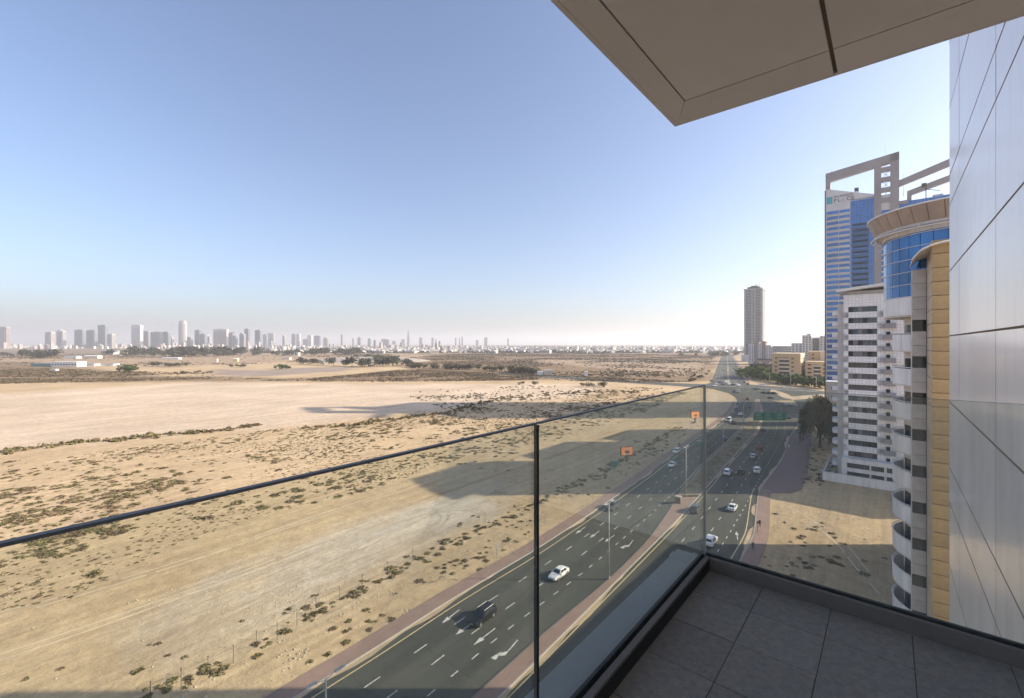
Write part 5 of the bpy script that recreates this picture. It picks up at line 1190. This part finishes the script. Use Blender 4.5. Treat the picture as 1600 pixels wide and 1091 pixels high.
def car(kind, x, y, rz, colour, label, group, detail=True, z=.04):
    sp, ms = SPEC[kind], CARM[kind]; nm = {'sedan': 'sedan_car', 'suv': 'sport_utility_car', 'van': 'van'}[kind]
    if not detail:
        o = put(ms['one'], nm, None, (x, y, z), rz); paint(o, 'paint_' + colour); return tag(o, label, 'car' if kind != 'van' else 'van', group)
    o = thing(nm, label, 'car' if kind != 'van' else 'van', (x, y, z), rz, group)
    paint(put(ms['body'], 'body', o), 'paint_' + colour); put(ms['windscreen'], 'windscreen', o); put(ms['rear_window'], 'rear_window', o)
    for q in ms['side_window']: put(q, 'side_window', o)
    w_ = sp['st'][3][3]
    for wx in sp['wh']:
        for sy in (-1, 1):
            t_ = put(None, 'wheel', o, (wx, sy * (w_ - .1), sp['r'])); put(ms['tyre'], 'tyre', t_); put(ms['rim'], 'rim', t_)
    f0, r0 = sp['st'][1], sp['st'][-2]
    ff_ = sp['st'][0]; gm_ = MB(); gm_.box(ff_[0] - .02, ff_[0] + .012, -ff_[3] * .6, ff_[3] * .6, ff_[1] + .03, ff_[2] - .04); gm_.build('grille', 'dark_metal', o)
    for xx_ in (ff_[0] + .02, sp['st'][-1][0] - .02): gm_ = MB(); gm_.box(xx_ - .012, xx_ + .012, -.24, .24, ff_[1] + .08, ff_[1] + .2); gm_.build('number_plate', 'white_paint', o)
    for sy in (-1, 1): gm_ = MB(); gm_.box(sp['wh'][1] + .5, sp['wh'][0] - .5, sy * sp['st'][3][3] * .93 - .05, sy * sp['st'][3][3] * .93 + .05, sp['st'][3][1] - .03, sp['st'][3][1] + .10); gm_.build('sill', 'black_rubber', o)
    for sy in (-1, 1):
        put(ms['headlight'], 'headlight', o, (f0[0], sy * f0[3] * .74, f0[2] - .14)); put(ms['taillight'], 'taillight', o, (r0[0] - .06, sy * r0[3] * .78, r0[2] - .2)).rotation_euler = (0, 0, math.pi)
        mm = MB(); mm.box(-.06, .06, -.1, .1, -.06, .07); paint(mm.build('wing_mirror', 'paint_white', o, (sp['cab'][0] - .35, sy * (w_ + .08), sp['cab'][2] + .05)), 'paint_' + colour)
        if kind == 'suv':
            rl = MB(); rl.tube((sp['roof'][0] - .1, sy * .66, 1.83), (sp['roof'][1] + .2, sy * .66, 1.83), .025, n=5); rl.build('roof_rail', 'rim', o)
    return o
def heading(X, y):
    return math.atan2(1.0, (at_y(X, y + 4) - at_y(X, y - 4)) / 8)
GL, GR, GX = 'cars on the left carriageway', 'cars on the right carriageway', 'cars at the crossing'
LC = [('sedan', 873, 901, 'white', 'white sedan driving towards us past the first median lamp'), ('suv', 754, 969, 'black', 'black sport utility car with roof rails nearest us on the road'), ('suv', 957, 795, 'grey', 'dark grey sport utility car in the lane beside the left kerb'),
      ('suv', 1057, 708, 'white', 'white sport utility car in the shade near the nearer billboard'), ('sedan', 1050, 729, 'white', 'white sedan just behind the nearer billboard, closest of the shaded pair'),
      ('sedan', 1132, 688, 'blue', 'dark blue sedan alone in the shade on the left carriageway'), ('van', 1139, 659, 'white', 'white van next to the left kerb short of the crossing'), ('sedan', 1146, 662, 'black', 'black sedan beside the white van short of the crossing'), ('sedan', 1157, 649, 'white', 'white sedan in the middle lane short of the crossing'),
      ('sedan', 1151, 641, 'grey', 'dark sedan behind the white sedan in the middle lane'), ('sedan', 1155.5, 630, 'silver', 'silver car close to the crossing on the left carriageway'), ('sedan', 1172, 637, 'grey', 'dark car hugging the median short of the crossing'), ('suv', 1168, 625, 'red', 'dark red car leaving the crossing beside the median')]
for k, px, py, c, lab in LC:
    x, y = G(px, py); car(k, x, y, heading(LKx, y) + math.pi, c, lab, GL, py > 640)
RC = [('sedan', 1145, 796, 'white', 'white sedan in sunlight on the right carriageway'), ('suv', 1111, 850, 'white', 'white sport utility car nearest us on the right carriageway'), ('suv', 1087, 799, 'grey', 'dark sport utility car beside the median in sunlight'), ('suv', 1137, 741, 'white', 'white sport utility car in shade next to the median'), ('sedan', 1158.5, 740, 'black', 'black sedan in shade between two white cars'), ('suv', 1183.5, 738, 'white', 'white sport utility car right of the black sedan'),
      ('sedan', 1177, 715.5, 'silver', 'silver sedan in shade ahead of the three abreast'), ('sedan', 1186.5, 701, 'red', 'red sedan in shade on the right carriageway'), ('sedan', 1192, 674, 'grey', 'grey sedan under the green overhead sign'), ('sedan', 1233, 654, 'grey', 'dark car right of the green overhead sign'), ('suv', 1228, 634, 'silver', 'silver car beyond the green sign, left of a pair'), ('suv', 1238, 633, 'white', 'white car beyond the green sign, right of a pair')]
for k, px, py, c, lab in RC:
    x, y = G(px, py); car(k, x, y, heading(MRx, y), c, lab, GR, py > 660)
XC = [(1117, 604, 'white', 'sedan', 0), (1119, 601, 'silver', 'sedan', 0), (1130, 601.5, 'grey', 'sedan', 0), (1139.5, 601.5, 'white', 'suv', 0), (1145, 602, 'black', 'sedan', 0), (1150, 601, 'silver', 'sedan', 0), (1154, 603, 'white', 'suv', 0), (1112.5, 596, 'grey', 'suv', 0), (1135, 598, 'white', 'van', 0), (1125, 598, 'black', 'sedan', 0),
      (1163, 598, 'grey', 'sedan', 1), (1168.5, 601, 'grey', 'sedan', 1), (1160, 591, 'black', 'suv', 1), (1148, 590, 'grey', 'sedan', 1), (1158, 588, 'black', 'sedan', 1), (1156, 596, 'silver', 'sedan', 1), (1151, 583, 'white', 'sedan', 1), (1146, 577, 'grey', 'sedan', 1), (1153, 579, 'white', 'suv', 1), (1131, 580, 'grey', 'sedan', 2),
      (1193, 615, 'black', 'sedan', 3), (1202, 615.5, 'grey', 'suv', 3), (1210, 616, 'black', 'suv', 3), (1204, 623, 'grey', 'sedan', 3), (1182, 609, 'grey', 'sedan', 3), (1191.5, 604.5, 'white', 'van', 3), (1147.5, 612.5, 'grey', 'sedan', 2), (1154.5, 613.5, 'white', 'van', 2), (1142, 571, 'white', 'sedan', 1), (1228, 608, 'white', 'sedan', 3)]
for i, (px, py, c, k, hd) in enumerate(XC):
    x, y = G(px, py); rz = (R(12), R(64), R(244), R(-12))[hd] + random.uniform(-.08, .08)
    where = ('queueing across the far side of the crossing', 'waiting on the far right carriageway beyond the crossing', 'leaving the far road towards the crossing', 'on the right arm of the crossing')[hd]
    car(k, x, y, rz, c, f"{ {'grey': 'dark grey'}.get(c, c)} {dict(sedan='sedan', suv='high car', van='van')[k]} {where}, {ordn(1 + sum(1 for q in XC if q[4] == hd and q[0] < px))} from left", GX, False)
for px, py, c, lab in ((1303.5, 729, 'white', 'white car parked beside the white tiled block'), (1295, 740.5, 'silver', 'silver car parked behind the compound wall corner')):
    x, y = G(px, py); car('sedan', x, y, R(5), c, lab, None, False)

# ------------------------------------------------------------------ street furniture
def lamp(x, y, rot, label, h=13.5, single=False):
    o = thing('street_lamp', label, 'street lamp', (x, y, .1), rot, 'street lamps')
    mb = MB(); mb.tube((0, 0, 0), (0, 0, h), .13, .07, 8); mb.build('post', 'pole', o, smooth=True)
    mb = MB(); mb.tube((0, 0, -.1), (0, 0, .5), .22, .2, 8); mb.build('base', 'kerb', o)
    for s in ((-1, 1) if not single else (1,)):
        mb = MB(); mb.tube((0, 0, h - .15), (0, s * .9, h + .1), .045, .04, 6); mb.build('arm', 'pole', o)
        mb = MB(); mb.hexa([(-.16, s * .8, h + .03), (.16, s * .8, h + .03), (.13, s * 1.7, h + .1), (-.13, s * 1.7, h + .1), (-.14, s * .8, h + .18), (.14, s * .8, h + .18), (.11, s * 1.7, h + .2), (-.11, s * 1.7, h + .2)]); mb.build('lamp_head', 'pole', o)
    return o
mid = [(-15.8, 37.6), G(951.6, 905.7), G(1072, 776), G(1130, 714), G(1162, 677)]
labs = ['lamp post head at the bottom edge left of the glass joint', 'tall lamp post on the narrow median beyond the white sedan', 'lamp post on the median tip beside the brown cabinet', 'lamp post on the planted median in the shade', 'lamp post on the planted median nearest the green sign']
for (x, y), l in zip(mid, labs): lamp(x, y, R(50) - R(90), l)
for (px, py), l in zip(((1202.3, 604), (1235.4, 609), (1275.6, 612), (1118, 598)), ('lamp post at the right arm, nearest the crossing', 'lamp post at the right arm, second from the crossing', 'lamp post at the right arm, beside the big tree', 'lamp post at the left corner beyond the crossing')):
    lamp(*G(px, py), R(70), l, 14)
for i in range(8): lamp(251 + .484 * (520 + i * 75 - 553) + 19.2, 520 + i * 75, R(64) - R(90), f'lamp post on the far median, {ordn(i + 1)} beyond the crossing', 12)
M['led_orange'], t, p = new_mat('led_orange')
tc = t.nodes.new("ShaderNodeTexCoord"); br = t.nodes.new("ShaderNodeTexNoise"); br.inputs['Scale'].default_value = 1.3; br.inputs['Detail'].default_value = 2; rp = t.nodes.new("ShaderNodeValToRGB"); rp.color_ramp.elements[0].position = .42; rp.color_ramp.elements[1].position = .6; rp.color_ramp.elements[0].color = (.95, .20, .04, 1); rp.color_ramp.elements[1].color = (.95, .38, .10, 1)
lnk(t, tc.outputs['Object'], br.inputs['Vector']); lnk(t, br.outputs['Fac'], rp.inputs[0]); lnk(t, rp.outputs[0], p.inputs['Base Color']); lnk(t, rp.outputs[0], p.inputs['Emission Color']); p.inputs['Emission Strength'].default_value = .22
M['led_pale'] = mat('led_pale', (.85, .7, .55), .5); M['sign_green'] = mat('sign_green', (.015, .32, .19), .5, var=.05); M['brown_box'] = mat('brown_box', (.20, .16, .11), .8); M['green_box'] = mat('green_box', (.08, .22, .18), .6)
def billboard(px, py, wd, h, z0, label):
    x, y = G(px, py); o = thing('billboard', label, 'billboard', (x, y, 0), R(14))
    mb = MB(); mb.box(-.45, .45, -.3, .3, 0, z0 + .3); mb.build('post', 'brown_box', o)
    mb = MB(); mb.box(-wd / 2 - .15, wd / 2 + .15, -.22, .35, z0, z0 + h + .25); mb.build('case', 'dark_metal', o)
    mb = MB(); mb.box(-wd / 2, wd / 2, -.28, -.225, z0 + .12, z0 + h + .12); f_ = mb.build('face', 'led_orange', o)
    mb = MB(); mb.box(-wd * .22, wd * .18, -.3, -.285, z0 + h * .72, z0 + h * .85); mb.box(-wd * .42, wd * .42, -.3, -.285, z0 + h * .1, z0 + h * .2); mb.build('print', 'led_pale', f_)
    mb = MB(); mb.box(-wd * .15, wd * .2, -.3, -.285, z0 + h * .25, z0 + h * .62); mb.build('print', 'brown_box', f_)
billboard(979, 721.5, 4.3, 2.8, 2.3, 'nearer orange billboard on a stub post by the left pavement')
billboard(1086, 661, 4.8, 3.2, 2.6, 'farther orange billboard seen beside the glass corner')
# overhead sign
xl, yl = at_y(MRx, 208) - 1.0, 208.0; xr = xl + 15.5
o = thing('overhead_sign', 'green overhead direction sign spanning the right carriageway', 'road sign', (xl, yl, 0))
for x in (0, 21): mb = MB(); mb.tube((x, 0, 0), (x, 0, 9), .22, n=8); mb.build('post', 'pole', o)
mb = MB(); mb.tube((0, .25, 8.6), (21, .25, 8.6), .16, n=6); mb.tube((0, .25, 7.4), (21, .25, 7.4), .16, n=6); mb.build('beam', 'pole', o)
for x0, x1 in ((.2, 4.9), (5.1, 10.0), (10.2, 15.0)):
    mb = MB(); mb.box(x0, x1, -.1, 0, 5.9, 9.7); q = mb.build('sign_panel', 'sign_green', o)
    mb = MB()
    for r_ in range(4): mb.box(x0 + .6, x0 + .6 + random.uniform(1.8, 3.4), -.13, -.105, 6.5 + r_ * .8, 6.75 + r_ * .8)
    mb.build('print', 'white_paint', q)
x, y = G(1249, 688); o = thing('direction_sign', 'small green direction sign on posts at the plaza edge', 'road sign', (x, y, .1))
for q in (-1, 1): mb = MB(); mb.tube((q, 0, 0), (q, 0, 4.8), .07, n=6); mb.build('post', 'pole', o)
mb = MB(); mb.box(-1.6, 1.6, -.12, -.07, 3.0, 4.7); q = mb.build('sign_panel', 'sign_green', o); mb = MB(); mb.box(-1.2, .9, -.15, -.125, 4.0, 4.2); mb.box(-1.2, .4, -.15, -.125, 3.5, 3.7); mb.build('print', 'white_paint', q)
def cabinet(px, py, wd, h, m_, label):
    x, y = G(px, py); o = thing('utility_cabinet', label, 'cabinet', (x, y, .1), R(50) - R(90)); mb = MB(); mb.box(-wd / 2, wd / 2, -wd * .4, wd * .4, 0, h); mb.build('case', m_, o)
    mb = MB(); mb.box(-wd * .55, wd * .55, -wd * .45, wd * .45, h, h + .08); mb.build('lid', 'kerb', o)
    for s in (-1, 1): mb = MB(); mb.box(s * wd * .24 - wd * .2, s * wd * .24 + wd * .2, -wd * .4 - .03, -wd * .4 - .002, .15, h - .15); mb.build('door', m_, o)
cabinet(1060, 786.5, 1.5, 1.7, 'brown_box', 'brown utility cabinet on the median tip'); cabinet(960.5, 729, 1.9, 1.9, 'green_box', 'green utility cabinet left of the nearer billboard'); cabinet(1154, 688, 1.4, 1.6, 'dark_metal', 'black cabinet on the planted median'); cabinet(1093.5, 697, 2.2, 1.9, 'green_box', 'dull green box beside the left kerb near the glass corner')
x, y = G(776, 873); o = thing('roadside_sign', 'small grey road sign post beside the left pavement', 'road sign', (x, y, .14), R(20)); mb = MB(); mb.tube((0, 0, 0), (0, 0, 2.9), .05, n=6); mb.build('post', 'pole', o); mb = MB(); mb.box(-.35, .35, -.06, -.03, 2.1, 2.9); mb.build('plate', 'grey_clad', o)
for px, py, l in ((1035, 714, 'slim dark post sign on the shaded left pavement'), (1183.5, 834, 'thin traffic sign post on the pavement right of the road')):
    x, y = G(px, py); o = thing('roadside_sign', l, 'road sign', (x, y, .14), R(20)); mb = MB(); mb.tube((0, 0, 0), (0, 0, 2.4), .05, n=6); mb.build('post', 'dark_metal', o); mb = MB(); mb.tube((0, -.07, 2.35), (0, -.04, 2.35), .32, n=12); mb.build('plate', 'dark_metal', o)
# fence along the verge
fp = [(235, 1095), (283, 1073), (325, 1053), (364.5, 1035), (400.6, 1011), (433, 998), (464, 976.5), (494, 957), (530, 938), (566, 918), (605, 897), (645, 877)]
FP = [Vector((*G(*q), 0)) for q in fp]
fo = thing('wire_fence', 'sparse wire fence of thin posts along the sandy verge', 'fence', FP[0]); pm = MB(); pm.tube((0, 0, -.4), (0, 0, 2.2), .032, n=6); pm.box(-.06, .06, -.06, .06, 2.2, 2.26); pm = pm.mesh('post', 'dark_metal')
for q in FP: put(pm, 'post', fo, q - FP[0])
for z in (.7, 1.9):
    for q, q2 in zip(FP[:-1], FP[1:]): mb = MB(); mb.tube(q - FP[0] + Vector((0, 0, z)), q2 - FP[0] + Vector((0, 0, z)), .012, n=4); mb.build('wire', 'dark_metal', fo)

# ------------------------------------------------------------------ people
M['skin'] = mat('skin', (.30, .18, .12), .6); M['cloth_dark'] = mat('cloth_dark', (.03, .035, .06), .9); M['cloth_blue'] = mat('cloth_blue', (.06, .09, .18), .9); M['cloth_white'] = mat('cloth_white', (.7, .7, .68), .9); M['hair'] = mat('hair', (.02, .015, .01), .8)
def person(px, py, rz, top, legs, label, stride=.25, robe=False):
    x, y = G(px, py, .14)
    sk = [((0, 0, .95), .15), ((0, 0, 1.2), .14), ((0, 0, 1.42), .15), ((0, 0, 1.52), .06), ((.02, 0, 1.62), .085), ((.03, 0, 1.70), .095),
          ((.0, .1, .9), .095), ((stride * .5, .1, .5), .07), ((stride * .7, .1, .08), .05), ((stride * .7 + .14, .1, .05), .04),
          ((.0, -.1, .9), .095), ((-stride * .35, -.1, .5), .07), ((-stride * .9, -.1, .1), .05), ((-stride * .9 + .14, -.1, .05), .04),
          ((0, .2, 1.42), .065), ((-.05, .26, 1.12), .05), ((.05, .25, .86), .04), ((.09, .25, .76), .038), ((0, -.2, 1.42), .065), ((.06, -.26, 1.12), .05), ((.18, -.24, .9), .04), ((.23, -.23, .80), .038)]
    E_ = [(0, 1), (1, 2), (2, 3), (3, 4), (4, 5), (0, 6), (6, 7), (7, 8), (8, 9), (0, 10), (10, 11), (11, 12), (12, 13), (2, 14), (14, 15), (15, 16), (16, 17), (2, 18), (18, 19), (19, 20), (20, 21)]
    me = bpy.data.meshes.new('person'); me.from_pydata([s[0] for s in sk], E_, []); ob = bpy.data.objects.new('person', me); COL.objects.link(ob)
    ob.modifiers.new('Skin', 'SKIN'); ob.modifiers.new('Sub', 'SUBSURF').levels = 1
    for v, s in zip(me.skin_vertices[0].data, sk): v.radius = (s[1], s[1])
    me.skin_vertices[0].data[0].use_root = True
    bpy.context.view_layer.update(); em = bpy.data.meshes.new_from_object(ob.evaluated_get(bpy.context.evaluated_depsgraph_get())); bpy.data.objects.remove(ob)
    em.materials.clear()
    for m_ in (M[top], M[legs], M['skin'], M['hair'], M['cloth_dark']): em.materials.append(m_)
    for pl in em.polygons:
        c = pl.center; hand = c.z < .86 and abs(c.y) > .19
        pl.material_index = 3 if (c.z > 1.72 or (c.z > 1.6 and c.x < -.01)) else 2 if (c.z > 1.5 or hand) else 0 if (c.z > .95 or (abs(c.y) > .19 and c.z > .8)) else 4 if c.z < .1 else 1; pl.use_smooth = True
    tag(put(em, 'person', None, (x, y, .145), rz), label, 'person', 'people on the pavements')
person(1176.5, 860, R(80), 'cloth_blue', 'cloth_dark', 'person in dark blue walking on the shaded right pavement')
person(1187, 823.5, R(250), 'cloth_dark', 'cloth_dark', 'person in dark clothes walking on the sunlit right pavement', .2)
person(1233, 701.5, R(200), 'cloth_white', 'cloth_white', 'person in white clothes crossing the paved plaza')
person(1061, 698, R(60), 'cloth_dark', 'cloth_dark', 'person in dark clothes beside the left kerb near the white cars', .15)

# ------------------------------------------------------------------ haze
mb = MB(); mb.box(-26500, 26500, -26500, 26500, -1.5, 400)
m = bpy.data.materials.new('haze_air'); m.use_nodes = True; t = m.node_tree
t.nodes.remove(t.nodes['Principled BSDF']); pv = t.nodes.new('ShaderNodeVolumePrincipled')
pv.inputs['Color'].default_value = (.93, .94, .97, 1); pv.inputs['Density'].default_value = 0.00012; pv.inputs['Anisotropy'].default_value = 0.35
t.links.new(pv.outputs[0], t.nodes['Material Output'].inputs['Volume'])
o = mb.build('haze', m); o['kind'] = 'stuff'
